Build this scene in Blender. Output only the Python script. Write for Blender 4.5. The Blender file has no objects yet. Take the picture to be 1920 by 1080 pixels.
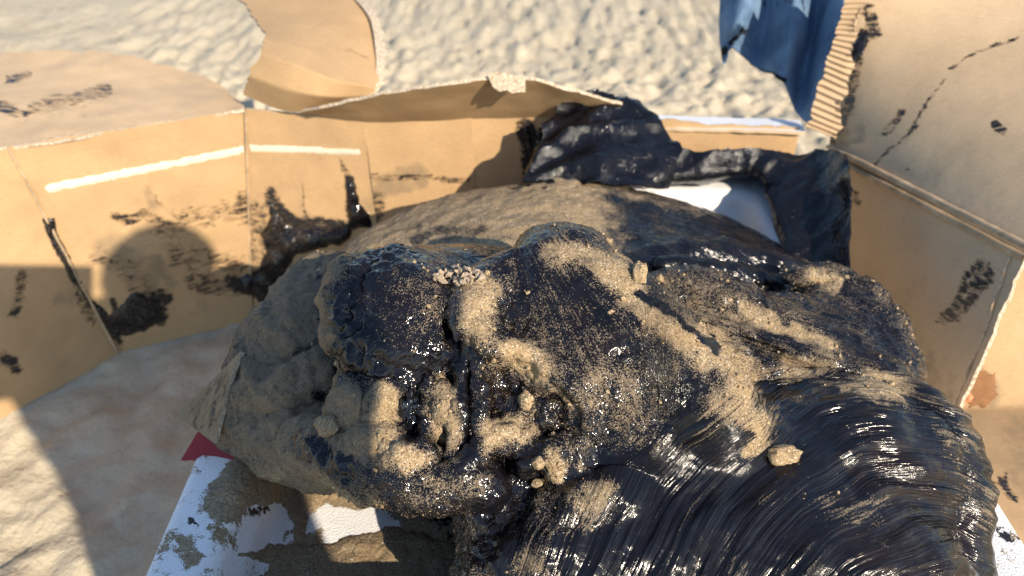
import bpy, bmesh, math, random
import numpy as np
from mathutils import Vector, Matrix
from mathutils.bvhtree import BVHTree
from mathutils.geometry import delaunay_2d_cdt

random.seed(7)
rng = np.random.default_rng(7)
scene = bpy.context.scene
COL = scene.collection

# ------------------------------------------------------------------ camera
PITCH = math.radians(36.0)
CAM = np.array([0.0, 0.0, 0.60])
FPX = 1440.0                                   # focal length for a 1920 px wide frame
GROUND = -0.262
cam_data = bpy.data.cameras.new("camera")
cam_data.sensor_width = 36.0
cam_data.lens = FPX / 1920.0 * 36.0
cam_data.clip_start = 0.02
cam_data.clip_end = 600.0
cam_data.dof.use_dof = True
cam_data.dof.focus_distance = 0.60
cam_data.dof.aperture_fstop = 6.0
cam = bpy.data.objects.new("camera", cam_data)
cam.location = CAM
cam.rotation_euler = (math.pi / 2 - PITCH, 0, 0)
COL.objects.link(cam)
scene.camera = cam

# ------------------------------------------------------------------ sky, sun, exposure
SUN_DIR = Vector((0.50, -0.70, 0.51)).normalized()          # towards the sun
world = bpy.data.worlds.new("World")
scene.world = world
world.use_nodes = True
wn = world.node_tree
sky = wn.nodes.new("ShaderNodeTexSky")
sky.sky_type = 'NISHITA'
sky.sun_disc = False
sky.sun_elevation = math.asin(SUN_DIR.z)
sky.sun_rotation = math.atan2(SUN_DIR.x, SUN_DIR.y)
sky.air_density = 1.0
sky.dust_density = 0.2
sky.ozone_density = 1.6
wn.links.new(sky.outputs[0], wn.nodes["Background"].inputs[0])
wn.nodes["Background"].inputs[1].default_value = 0.12
sun_data = bpy.data.lights.new("sun", 'SUN')
sun_data.energy = 4.0
sun_data.angle = math.radians(0.53)
sun_data.color = (1.0, 0.86, 0.68)
sun = bpy.data.objects.new("sun", sun_data)
sun.rotation_euler = SUN_DIR.to_track_quat('Z', 'Y').to_euler()
sun.location = (3, -2, 4)
COL.objects.link(sun)
scene.view_settings.view_transform = 'Standard'
scene.view_settings.look = 'None'
scene.view_settings.exposure = 0.8
scene.view_settings.gamma = 1.0
scene.view_settings.use_curve_mapping = False

# ------------------------------------------------------------------ helpers: rays, noise, meshes
SP, CP = math.sin(PITCH), math.cos(PITCH)
FWD = np.array([0, CP, -SP]); UPV = np.array([0, SP, CP]); RGT = np.array([1.0, 0, 0])

def ray(u, v):
    return FWD + (u - 960) / FPX * RGT - (v - 540) / FPX * UPV
def at(u, v, t):
    return CAM + t * ray(u, v)
def at_z(u, v, z):
    d = ray(u, v); return CAM + d * ((z - CAM[2]) / d[2])
def at_y(u, v, y):
    d = ray(u, v); return CAM + d * (y / d[1])
def project(P):
    q = P - CAM
    t = q @ FWD
    t = np.where(t < 0.05, 0.05, t)
    return 960 + FPX * (q @ RGT) / t, 540 - FPX * (q @ UPV) / t

def _h(ix, iy, iz, seed):
    h = (ix.astype(np.uint32) * np.uint32(374761393) + iy.astype(np.uint32) * np.uint32(668265263)
         + iz.astype(np.uint32) * np.uint32(2147483647) + np.uint32((seed * 974634777 + 12345) & 0xffffffff))
    h = (h ^ (h >> np.uint32(13))) * np.uint32(1274126177)
    h = (h ^ (h >> np.uint32(16))) * np.uint32(2246822519)
    return (h ^ (h >> np.uint32(15)))
def noise3(P, seed=0):
    """gradient noise, about -1..1"""
    P = np.asarray(P, np.float64)
    i = np.floor(P).astype(np.int64); f = P - i
    w = f * f * f * (f * (f * 6 - 15) + 10)
    out = np.zeros(len(P))
    for dx in (0, 1):
        wx = w[:, 0] if dx else 1 - w[:, 0]
        for dy in (0, 1):
            wy = w[:, 1] if dy else 1 - w[:, 1]
            for dz in (0, 1):
                wz = w[:, 2] if dz else 1 - w[:, 2]
                h = _h(i[:, 0] + dx, i[:, 1] + dy, i[:, 2] + dz, seed)
                gx = ((h & np.uint32(1023)).astype(np.float64) / 511.5 - 1)
                gy = (((h >> np.uint32(10)) & np.uint32(1023)).astype(np.float64) / 511.5 - 1)
                gz = (((h >> np.uint32(20)) & np.uint32(1023)).astype(np.float64) / 511.5 - 1)
                out += wx * wy * wz * (gx * (f[:, 0] - dx) + gy * (f[:, 1] - dy) + gz * (f[:, 2] - dz))
    return out * 1.25
def fbm(P, scale, octv=4, seed=0, gain=0.5):
    P = np.asarray(P) * scale
    s = np.zeros(len(P)); a = 1.0
    for o in range(octv):
        s += a * noise3(P, seed + o * 17); P = P * 2.03; a *= gain
    return s
def ridged(P, scale, octv=4, seed=0, gain=0.5):
    P = np.asarray(P) * scale
    s = np.zeros(len(P)); a = 1.0
    for o in range(octv):
        s += a * (1 - 2 * np.abs(noise3(P, seed + o * 17))); P = P * 2.03; a *= gain
    return s
def sstep(a, b, x):
    t = np.clip((x - a) / (b - a), 0, 1)
    return t * t * (3 - 2 * t)

def mesh_obj(name, V, F, mat, parent=None, smooth=True, attrs=None, mats=None, fmat=None):
    me = bpy.data.meshes.new(name)
    V = np.asarray(V, np.float64)
    if isinstance(F, np.ndarray) and F.ndim == 2:
        n, k = F.shape
        me.vertices.add(len(V)); me.vertices.foreach_set("co", V.astype(np.float32).ravel())
        me.loops.add(n * k); me.loops.foreach_set("vertex_index", F.astype(np.int32).ravel())
        me.polygons.add(n)
        me.polygons.foreach_set("loop_start", np.arange(0, n * k, k, dtype=np.int32))
        me.update(calc_edges=True)
    else:
        me.from_pydata([tuple(v) for v in V], [], [tuple(int(i) for i in f) for f in F])
    for m in (mats or [mat]):
        me.materials.append(m)
    me.polygons.foreach_set("use_smooth", np.full(len(me.polygons), smooth))
    if fmat is not None:
        me.polygons.foreach_set("material_index", np.asarray(fmat, np.int32))
    for k, a in (attrs or {}).items():
        a = np.asarray(a, np.float32)
        if a.ndim == 1:
            me.attributes.new(k, 'FLOAT', 'POINT').data.foreach_set("value", a)
        else:
            me.attributes.new(k, 'FLOAT_VECTOR', 'POINT').data.foreach_set("vector", a.ravel())
    me.validate(); me.update()
    o = bpy.data.objects.new(name, me)
    COL.objects.link(o)
    if parent is not None:
        o.parent = parent
    return o
def empty(name, loc=(0, 0, 0)):
    o = bpy.data.objects.new(name, None)
    o.empty_display_size = 0.05
    COL.objects.link(o)
    return o
def tag(o, label, cat=None, group=None, kind=None):
    o["label"] = label
    if cat: o["category"] = cat
    if group: o["group"] = group
    if kind: o["kind"] = kind
    return o
def normals_of(V, F):
    N = np.zeros_like(V)
    a = V[F[:, 2]] - V[F[:, 0]]; b = V[F[:, 3 if F.shape[1] > 3 else 1]] - V[F[:, 1 if F.shape[1] > 3 else 0]]
    n = np.cross(a, b) if F.shape[1] > 3 else np.cross(V[F[:, 1]] - V[F[:, 0]], V[F[:, 2]] - V[F[:, 0]])
    for k in range(F.shape[1]):
        for c in range(3):
            N[:, c] += np.bincount(F[:, k], n[:, c], minlength=len(V))
    return N / (np.linalg.norm(N, axis=1, keepdims=True) + 1e-12)

# strokes painted onto a surface: list of (points [(u,v)...], radius px, value, hardness 0..1)
def seg_dist(u, v, a, b):
    ax, ay = a; bx, by = b
    dx, dy = bx - ax, by - ay
    L = dx * dx + dy * dy + 1e-9
    t = np.clip(((u - ax) * dx + (v - ay) * dy) / L, 0, 1)
    return np.hypot(u - ax - t * dx, v - ay - t * dy)
def paint(P, base, strokes, wob=10.0, seed=3, wscale=28.0, soft=1.0):
    u, v = project(P)
    u = u + wob * fbm(P, wscale, 3, seed)
    v = v + wob * fbm(P, wscale, 3, seed + 50)
    val = np.array(base, float) if np.ndim(base) else np.full(len(P), float(base))
    for st in strokes:
        pts, r, x = st[0], st[1], st[2]
        hard = st[3] if len(st) > 3 else 0.4
        d = None
        if len(pts) == 1:
            d = np.hypot(u - pts[0][0], v - pts[0][1])
        for a, b in zip(pts[:-1], pts[1:]):
            q = seg_dist(u, v, a, b)
            d = q if d is None else np.minimum(d, q)
        w = 1 - sstep(r * hard * (1 if soft == 1.0 else .3), r * soft, d)
        val = val * (1 - w) + x * w
    return val

# ------------------------------------------------------------------ material helpers
class NT:
    def __init__(s, name):
        s.m = bpy.data.materials.new(name); s.m.use_nodes = True
        s.t = s.m.node_tree; s.b = s.t.nodes["Principled BSDF"]; s.out = s.t.nodes["Material Output"]
    def n(s, typ, **kw):
        x = s.t.nodes.new("ShaderNode" + typ)
        for k, v in kw.items():
            if k.startswith("i_"):
                key = k[2:].replace("_", " ")
                x.inputs[key].default_value = v
            else:
                setattr(x, k, v)
        return x
    def l(s, a, b): s.t.links.new(a, b)
    def setb(s, key, val):
        if hasattr(val, "is_linked") or isinstance(val, bpy.types.NodeSocket): s.l(val, s.b.inputs[key])
        else: s.b.inputs[key].default_value = val
    def put(s, sock, val):
        if isinstance(val, bpy.types.NodeSocket): s.l(val, sock)
        else: sock.default_value = val
    def math(s, op, a, b=0.0, c=None, clamp=False):
        x = s.n("Math", operation=op, use_clamp=clamp)
        s.put(x.inputs[0], a); s.put(x.inputs[1], b)
        if c is not None: s.put(x.inputs[2], c)
        return x.outputs[0]
    def mix(s, f, a, b):
        x = s.n("Mix", data_type='RGBA')
        s.put(x.inputs[0], f); s.put(x.inputs[6], a); s.put(x.inputs[7], b)
        return x.outputs[2]
    def fmix(s, f, a, b):
        x = s.n("Mix", data_type='FLOAT')
        s.put(x.inputs[0], f); s.put(x.inputs[2], a); s.put(x.inputs[3], b)
        return x.outputs[0]
    def attr(s, name, vec=False):
        x = s.n("Attribute", attribute_name=name)
        return x.outputs["Vector" if vec else "Fac"]
    def obj(s):
        return s.n("TexCoord").outputs["Object"]
    def noise(s, vec, scale, detail=3.0, rough=0.55, dist=0.0):
        x = s.n("TexNoise"); s.put(x.inputs["Vector"], vec)
        x.inputs["Scale"].default_value = scale; x.inputs["Detail"].default_value = detail
        x.inputs["Roughness"].default_value = rough; x.inputs["Distortion"].default_value = dist
        return x.outputs["Fac"]
    def vor(s, vec, scale, feature='F1', out="Distance", rnd=1.0):
        x = s.n("TexVoronoi", feature=feature); s.put(x.inputs["Vector"], vec)
        x.inputs["Scale"].default_value = scale; x.inputs["Randomness"].default_value = rnd
        return x.outputs[out]
    def scale(s, vec, xyz):
        x = s.n("VectorMath", operation='MULTIPLY'); s.put(x.inputs[0], vec); x.inputs[1].default_value = xyz
        return x.outputs[0]
    def ramp(s, f, lo, hi):
        x = s.n("MapRange", interpolation_type='SMOOTHSTEP'); s.put(x.inputs[0], f)
        s.put(x.inputs[1], lo); s.put(x.inputs[2], hi)
        return x.outputs[0]
    def bump(s, h, strength, dist, prev=None):
        x = s.n("Bump"); s.put(x.inputs["Height"], h); s.put(x.inputs["Strength"], strength)
        x.inputs["Distance"].default_value = dist
        if prev is not None: s.l(prev, x.inputs["Normal"])
        return x.outputs[0]

def rgba(r, g, b): return (r, g, b, 1.0)

# beach sand
def mat_sand():
    k = NT("beach_sand"); p = k.obj()
    big = k.noise(p, 3.0, 4); fine = k.noise(p, 420, 2); mid = k.noise(p, 40, 3)
    c = k.mix(big, rgba(.50, .43, .305), rgba(.62, .545, .405))
    c = k.mix(k.ramp(fine, .38, .62), k.mix(.8, rgba(.36, .28, .18), c), c)
    c = k.mix(k.math('MULTIPLY', k.ramp(k.noise(p, 22, 5, .7), .45, .75), .35), c, rgba(.34, .28, .19))
    dark = k.ramp(k.noise(p, 700, 1), .66, .72)
    c = k.mix(k.math('MULTIPLY', dark, .5), c, rgba(.12, .09, .06))
    k.setb("Base Color", c); k.setb("Roughness", .93); k.b.inputs["Specular IOR Level"].default_value = .2
    b = k.bump(k.noise(p, 75, 5, .65), .45, .008); b = k.bump(mid, .55, .010, b); b = k.bump(fine, .6, .0018, b)
    k.setb("Normal", b)
    return k.m

# turtle skin under tar and sand
def mat_tarred(name):
    k = NT(name); p = k.obj()
    sand = k.attr("sand"); flow = k.attr("flow", True); streak = k.attr("streak"); damp_shade = k.attr("damp_shade"); brown = k.attr("brown")
    g1 = k.noise(p, 820, 1.5, .6); g2 = k.noise(p, 210, 3, .6); g3 = k.noise(p, 46, 4, .65)
    # noise that follows the smear direction
    fl = k.noise(k.scale(flow, (165, 2.8, 1)), 1.0, 4, .6)
    fl2 = k.noise(k.scale(flow, (520, 30, 1)), 1.0, 2, .6)
    gm = k.math('ADD', k.math('MULTIPLY', g1, .56), k.math('ADD', k.math('MULTIPLY', g2, .24), k.math('MULTIPLY', g3, .20)))
    gf = k.math('ADD', k.math('MULTIPLY', fl2, .45), k.math('ADD', k.math('MULTIPLY', g1, .25), k.math('MULTIPLY', fl, .30)))
    gm = k.fmix(streak, gm, gf)
    thr = k.math('SUBTRACT', .71, k.math('MULTIPLY', sand, .42))
    mask = k.ramp(k.math('SUBTRACT', gm, thr), -.012, .025)
    # grains
    gv = k.vor(p, 950, 'F1', "Color")
    sep = k.n("SeparateColor"); k.l(gv, sep.inputs[0])
    sc = k.mix(sep.outputs[0], rgba(.245, .170, .092), rgba(.53, .405, .245))
    sc = k.mix(k.math('MULTIPLY', k.ramp(sep.outputs[1], .82, .86), .75), sc, rgba(.06, .045, .03))
    sc = k.mix(k.ramp(sep.outputs[2], .94, .97), sc, rgba(.74, .66, .52))
    sc = k.mix(k.math('MULTIPLY', k.ramp(g3, .38, .66), .40), sc, rgba(.40, .27, .135))
    # grains drowned in tar are dull, thickly caked ones dry and pale
    sc = k.mix(k.math('MULTIPLY', k.math('SUBTRACT', 1.0, k.ramp(sand, .35, .90)), .78), sc, rgba(.095, .085, .075))
    sc = k.mix(k.math('MULTIPLY', damp_shade, .8), sc, k.mix(g2, rgba(.085, .068, .048), rgba(.20, .155, .105)))  # darkens the sand: damp grains, and shade painted in on the left shoulder
    tar = k.mix(g3, rgba(.0035, .0045, .0075), rgba(.007, .006, .007))
    tar = k.mix(k.math('MULTIPLY', brown, k.ramp(g3, .3, .6)), tar, rgba(.014, .008, .006))
    k.setb("Base Color", k.mix(mask, tar, sc))
    rt = k.fmix(k.ramp(k.noise(p, 24, 4, .6), .40, .72), .07, .24)
    rt = k.fmix(k.math('MULTIPLY', streak, .8), rt, .17)
    k.setb("Roughness", k.fmix(mask, rt, .85))
    k.b.inputs["IOR"].default_value = 1.5
    k.setb("Specular IOR Level", k.fmix(mask, .42, .2))
    # relief: grains only where grains are, broad glossy wrinkles in the tar, smear ridges along the flow
    b = k.bump(k.math('ADD', k.math('MULTIPLY', g1, .6), g2), k.fmix(mask, .02, .8), .0016)
    b = k.bump(mask, .45, .0010, b)
    b = k.bump(fl, k.math('MULTIPLY', streak, .95), .0058, b)
    wr = k.noise(p, 60, 3, .5, 1.1)
    b = k.bump(wr, k.fmix(streak, k.fmix(mask, .55, .40), .08), .007, b)
    k.setb("Normal", b)
    return k.m

def mat_cardboard(name, base=(.50, .330, .172), lines=True, dirt=.35):
    k = NT(name); p = k.obj(); tar = k.attr("tar"); smud = k.attr("smudge"); uvw = k.attr("uvm", True)
    fib = k.noise(k.scale(uvw, (70, 420, 1)), 1.0, 3, .6)
    n1 = k.noise(p, 14, 4); n2 = k.noise(p, 260, 2)
    b0 = rgba(*base); b1 = rgba(*(x * .87 for x in base))
    c = k.mix(k.ramp(n1, .3, .75), b0, b1)
    c = k.mix(k.math('MULTIPLY', k.ramp(fib, .48, .72), .35), c, rgba(*(x * .62 for x in base)))
    c = k.mix(k.math('MULTIPLY', k.ramp(n2, .58, .7), .3), c, rgba(*(min(1, x * 1.25) for x in base)))
    # greasy smudges
    sm = k.math('MULTIPLY', k.ramp(k.math('ADD', smud, k.math('MULTIPLY', k.math('SUBTRACT', k.noise(p, 45, 4), .5), 1.1)), .35, .85), .62)
    c = k.mix(sm, c, rgba(.20, .155, .10))
    # tar
    ta = k.noise(k.scale(uvw, (52, 125, 1)), 1.0, 5, .66, .9)
    tb = k.noise(p, 330, 2)
    tt = k.math('ADD', k.math('MULTIPLY', ta, .8), k.math('MULTIPLY', tb, .2))
    mask = k.ramp(k.math('SUBTRACT', tt, k.math('SUBTRACT', .86, k.math('MULTIPLY', tar, .62))), -.01, .03)
    halo = k.ramp(k.math('SUBTRACT', tt, k.math('SUBTRACT', .78, k.math('MULTIPLY', tar, .62))), -.05, .06)
    c = k.mix(k.math('MULTIPLY', halo, .55), c, rgba(.17, .105, .05))
    tc = k.mix(k.ramp(tb, .55, .66), rgba(.016, .014, .015), rgba(.10, .075, .05))
    c = k.mix(mask, c, tc)
    k.setb("Base Color", c)
    k.setb("Roughness", k.fmix(mask, .80, .32)); k.setb("Specular IOR Level", k.fmix(mask, .22, .5))
    sx = k.n("SeparateXYZ"); k.l(uvw, sx.inputs[0])
    wave = k.math('SINE', k.math('MULTIPLY', sx.outputs[0], 2 * math.pi / .0075))
    b = k.bump(wave, .014 if lines else 0.0, .0009)
    b = k.bump(fib, .18, .0012, b); b = k.bump(k.noise(p, 30, 4), .13, .006, b)
    b = k.bump(mask, .6, .002, b)
    k.setb("Normal", b)
    return k.m

def mat_simple(name, col, rough=.6, spec=.4, var=.15, scale=60, bump=.3, bd=.002):
    k = NT(name); p = k.obj(); n = k.noise(p, scale, 4)
    k.setb("Base Color", k.mix(n, rgba(*(x * (1 - var) for x in col)), rgba(*(min(1, x * (1 + var)) for x in col))))
    k.setb("Roughness", rough); k.setb("Specular IOR Level", spec)
    k.setb("Normal", k.bump(n, bump, bd))
    return k.m

def mat_torn():
    k = NT("torn_paper_edge"); p = k.obj(); n = k.noise(p, 320, 4, .7)
    k.setb("Base Color", k.mix(k.ramp(n, .35, .65), rgba(.36, .26, .16), rgba(.72, .62, .48)))
    k.setb("Roughness", .95); k.setb("Normal", k.bump(n, .8, .003))
    return k.m

def mat_foam():
    k = NT("white_foam_plastic"); p = k.obj(); sand = k.attr("sand"); tar = k.attr("tar")
    g1 = k.noise(p, 620, 1.5, .6); g2 = k.noise(p, 60, 4, .65)
    gm = k.math('ADD', k.math('MULTIPLY', g1, .28), k.math('MULTIPLY', g2, .72))
    m = k.ramp(k.math('SUBTRACT', gm, k.math('SUBTRACT', .84, k.math('MULTIPLY', sand, .66))), -.02, .03)
    m = k.math('MAXIMUM', m, k.ramp(sand, .85, .98))
    tm = k.ramp(k.math('SUBTRACT', k.noise(p, 190, 4, .7), k.math('SUBTRACT', .86, k.math('MULTIPLY', tar, .62))), -.01, .03)
    gv = k.vor(p, 560, 'F1', "Color"); sep = k.n("SeparateColor"); k.l(gv, sep.inputs[0])
    sc = k.mix(sep.outputs[0], rgba(.20, .145, .085), rgba(.40, .31, .195))
    w = k.mix(k.noise(p, 9, 3), rgba(.80, .80, .80), rgba(.88, .88, .87))
    w = k.mix(k.math('MULTIPLY', k.ramp(g2, .5, .75), .22), w, rgba(.55, .45, .32))
    c = k.mix(m, w, sc); c = k.mix(tm, c, rgba(.014, .013, .014))
    k.setb("Base Color", c)
    k.setb("Roughness", k.fmix(tm, k.fmix(m, .45, .9), .25)); k.setb("Specular IOR Level", .4)
    b = k.bump(k.vor(p, 260), .10, .001); b = k.bump(k.math('ADD', k.math('MULTIPLY', m, 1.2), g1), .6, .0018, b)
    k.setb("Normal", b)
    return k.m

def mat_bag():
    k = NT("black_plastic_film"); p = k.obj(); n = k.noise(p, 18, 5, .65, 1.2); f = k.noise(p, 70, 5, .6, 1.5)
    sand = k.attr("sand")
    k.setb("Base Color", k.mix(k.math('MULTIPLY', k.ramp(k.math('ADD', k.noise(p, 160, 4), k.math('MULTIPLY', sand, .16)), .74, .84), .7), rgba(.005, .005, .007), rgba(.09, .07, .045)))
    k.setb("Roughness", k.fmix(k.ramp(n, .4, .7), .09, .26)); k.setb("Specular IOR Level", .42)
    b = k.bump(n, .5, .012); b = k.bump(f, .5, .004, b)
    k.setb("Normal", b)
    return k.m

def mat_denim():
    k = NT("blue_cloth"); uvw = k.attr("uvm", True); p = k.obj()
    a = k.noise(k.scale(uvw, (500, 60, 1)), 1.0, 2); b_ = k.noise(p, 16, 4); tar = k.attr("tar")
    c = k.mix(k.ramp(b_, .3, .7), rgba(.075, .135, .225), rgba(.16, .255, .37))
    c = k.mix(k.math('MULTIPLY', k.ramp(a, .5, .65), .35), c, rgba(.22, .32, .44))
    m = k.ramp(k.math('SUBTRACT', k.noise(p, 55, 4, .65), k.math('SUBTRACT', .86, k.math('MULTIPLY', tar, .62))), -.03, .06)
    c = k.mix(m, c, rgba(.012, .013, .018))
    k.setb("Base Color", c); k.setb("Roughness", .9); k.setb("Specular IOR Level", .2)
    k.setb("Normal", k.bump(a, .4, .001))
    return k.m

M_SAND = mat_sand()
M_BODY = mat_tarred("tarred_turtle_skin")
M_CARD = mat_cardboard("kraft_cardboard")
M_CARD2 = mat_cardboard("kraft_cardboard_plain", base=(.58, .42, .258))
M_TORN = mat_torn()
M_WHITE = mat_simple("white_printed_liner", (.78, .78, .80), .5, .4, .08, 30, .2)
M_TAPE = mat_simple("white_stripe_print", (.70, .62, .48), .7, .3, .06, 90, .15)
M_RED = mat_simple("red_printed_liner", (.20, .008, .016), .45, .4, .35, 26, .25)
M_FOAM = mat_foam()
M_BAG = mat_bag()
M_DENIM = mat_denim()
M_EYE = mat_simple("wet_black_eye", (.008, .008, .010), .06, .7, .3, 40, .15)
M_TARLUMP = None

# ------------------------------------------------------------------ ground
def graded(lo, hi, c, fine, grow, flat):
    pts = [c]; s = fine; x = c
    while x < hi:
        if x - c > flat: s *= grow
        x += s; pts.append(x)
    s = fine; x = c; left = []
    while x > lo:
        if c - x > flat: s *= grow
        x -= s; left.append(x)
    return np.array(left[::-1] + pts)
def build_ground():
    xs = graded(-240, 240, -0.2, .0115, 1.07, 1.0)
    ys = graded(-20, 400, 1.25, .0115, 1.06, 0.95)
    X, Y = np.meshgrid(xs, ys)
    P = np.stack([X.ravel(), Y.ravel(), np.zeros(X.size)], 1)
    far = sstep(.9, 1.5, P[:, 1] + np.abs(P[:, 0] + .2) * .25)
    Q = P * np.array([1, .8, 1])
    # trampled, lumpy dry sand; calmer right next to the box
    lump = fbm(Q, 15.0, 4, 11, .66) * .024 + ridged(Q, 6.0, 3, 41) * .006
    calm = fbm(Q, 4.2, 3, 71) * .022 + fbm(Q, 17.0, 4, 75, .65) * .014 + ridged(Q, 11, 3, 79) * .004
    z = calm * (1 - far) + (lump + calm * .6) * far
    fade = np.exp(-np.maximum(0, np.hypot(P[:, 0], P[:, 1] - 1) - 3) / 30)
    dune = fbm(P, .25, 2, 91) * .10 * sstep(2, 8, np.hypot(P[:, 0], P[:, 1]))
    near = 1 - sstep(.0, .10, np.maximum(np.abs(P[:, 0] - .06) - .36, np.abs(P[:, 1] - .68) - .40))
    P[:, 2] = GROUND + (z * fade + dune) * (1 - .85 * near) - .012
    ny, nx = X.shape
    idx = np.arange(nx * ny).reshape(ny, nx)
    F = np.stack([idx[:-1, :-1], idx[:-1, 1:], idx[1:, 1:], idx[1:, :-1]], -1).reshape(-1, 4)
    o = mesh_obj("sand_ground", P, F, M_SAND)
    tag(o, "pale trampled beach sand all around the box", kind="structure")
build_ground()

# ------------------------------------------------------------------ sheets (cardboard, plastic, cloth)
def catmull(P, n, axis=0, smooth=True):
    """resample an array of control points along an axis"""
    P = np.moveaxis(np.asarray(P, float), axis, 0)
    m = len(P)
    x = np.linspace(0, m - 1, n)
    i = np.minimum(x.astype(int), m - 2); f = (x - i).reshape((-1,) + (1,) * (P.ndim - 1))
    p1 = P[i]; p2 = P[i + 1]
    if smooth and m > 2:
        p0 = P[np.maximum(i - 1, 0)]; p3 = P[np.minimum(i + 2, m - 1)]
        r = .5 * ((2 * p1) + (-p0 + p2) * f + (2 * p0 - 5 * p1 + 4 * p2 - p3) * f ** 2 + (-p0 + 3 * p1 - 3 * p2 + p3) * f ** 3)
    else:
        r = p1 * (1 - f) + p2 * f
    return np.moveaxis(r, 0, axis)
SHEETS = {}
def sheet(name, rows, res=.007, thick=.0045, mat=None, parent=None, smooth=(False, False), jag=None, warp=.003,
          seed=1, tar=None, smudge=None, sand=None, edge_mat=None, back_mat=None, crumple=None, flipback=False):
    """rows[r][c] 3-D points -> sheet with thickness; jag = {'top','bottom','left','right'}: amplitude of a torn edge (m)"""
    G = np.array(rows, float)
    def ln(a): return np.linalg.norm(np.diff(a, axis=0), axis=-1).sum(0).max()
    nr = max(3, int(ln(G) / res)); nc = max(3, int(ln(np.moveaxis(G, 1, 0)) / res))
    S = catmull(catmull(G, nr, 0, smooth[0]), nc, 1, smooth[1])
    nr, nc = S.shape[:2]
    du = np.gradient(S, axis=1); dv = np.gradient(S, axis=0)
    U = np.linalg.norm(du, axis=-1); W = np.linalg.norm(dv, axis=-1)
    um = np.cumsum(U, 1); vm = np.cumsum(W, 0)
    j = jag or {}
    if j:
        ii = np.linspace(0, 1, nc)[None, :]; jj = np.linspace(0, 1, nr)[:, None]
        def tear(arr, L, sd):
            q = np.stack([arr, np.full(len(arr), sd * 3.7), np.zeros(len(arr))], 1)
            return fbm(q, 28, 5, sd, .62)
        dun = du / (U[..., None] + 1e-9); dvn = dv / (W[..., None] + 1e-9)
        off = np.zeros_like(S)
        fall = .05
        if 'top' in j: off += (dvn * (tear(um[0], 1, seed + 1)[None, :] * j['top'] * np.exp(-jj / fall))[..., None])
        if 'bottom' in j: off += (dvn * (tear(um[-1], 1, seed + 2)[None, :] * j['bottom'] * np.exp(-(1 - jj) / fall))[..., None])
        if 'left' in j: off += (dun * (tear(vm[:, 0], 1, seed + 3)[:, None] * j['left'] * np.exp(-ii / fall))[..., None])
        if 'right' in j: off += (dun * (tear(vm[:, -1], 1, seed + 4)[:, None] * j['right'] * np.exp(-(1 - ii) / fall))[..., None])
        S = S + off
    P = S.reshape(-1, 3)
    idx = np.arange(nr * nc).reshape(nr, nc)
    F = np.stack([idx[:-1, :-1], idx[1:, :-1], idx[1:, 1:], idx[:-1, 1:]], -1).reshape(-1, 4)
    N = normals_of(P, F)
    if ((CAM - P) * N).sum(1).mean() < 0:
        F = F[:, ::-1]; N = -N
    if flipback: F = F[:, ::-1]; N = -N
    P = P + N * (fbm(P, 7, 3, seed + 9) * warp)[:, None]
    if crumple: P = P + N * crumple(P)[:, None]
    N = normals_of(P, F)
    n = len(P)
    Vs = np.vstack([P, P - N * thick]); F2 = F[:, ::-1] + n
    loop = np.concatenate([idx[0, :], idx[1:, -1], idx[-1, -2::-1], idx[-2:0:-1, 0]])
    nx = np.roll(loop, -1)
    side = np.stack([loop, nx, nx + n, loop + n], 1)
    # orient the rim outwards
    e = F[0]; 
    dirs = {(int(F[:, k][q]), int(F[:, (k + 1) % 4][q])) for k in range(4) for q in (0,)}
    if any((int(a), int(b)) in dirs for a, b in zip(loop[:3], nx[:3])): side = side[:, ::-1]
    Fa = np.vstack([F, F2, side])
    fm = np.r_[np.zeros(len(F)), np.full(len(F2), 1 if back_mat else 0), np.full(len(side), 2)]
    uvm = np.stack([um.ravel(), vm.ravel(), np.zeros(n)], 1); uvm = np.vstack([uvm, uvm])
    A = {"uvm": uvm}
    for nm, sp in (("tar", tar), ("smudge", smudge), ("sand", sand)):
        a = paint(P, 0.0, sp, 8, seed + 21) if sp else np.zeros(n)
        A[nm] = np.r_[a, a * .0]
    o = mesh_obj(name, Vs, Fa, None, parent, True, A, mats=[mat, back_mat or mat, edge_mat or M_TORN], fmat=fm)
    try:
        o.data.set_sharp_from_angle(angle=math.radians(50))
    except Exception:
        pass
    SHEETS[o.name] = BVHTree.FromPolygons([tuple(x) for x in P], [tuple(int(i) for i in f) for f in F])
    return o

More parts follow.
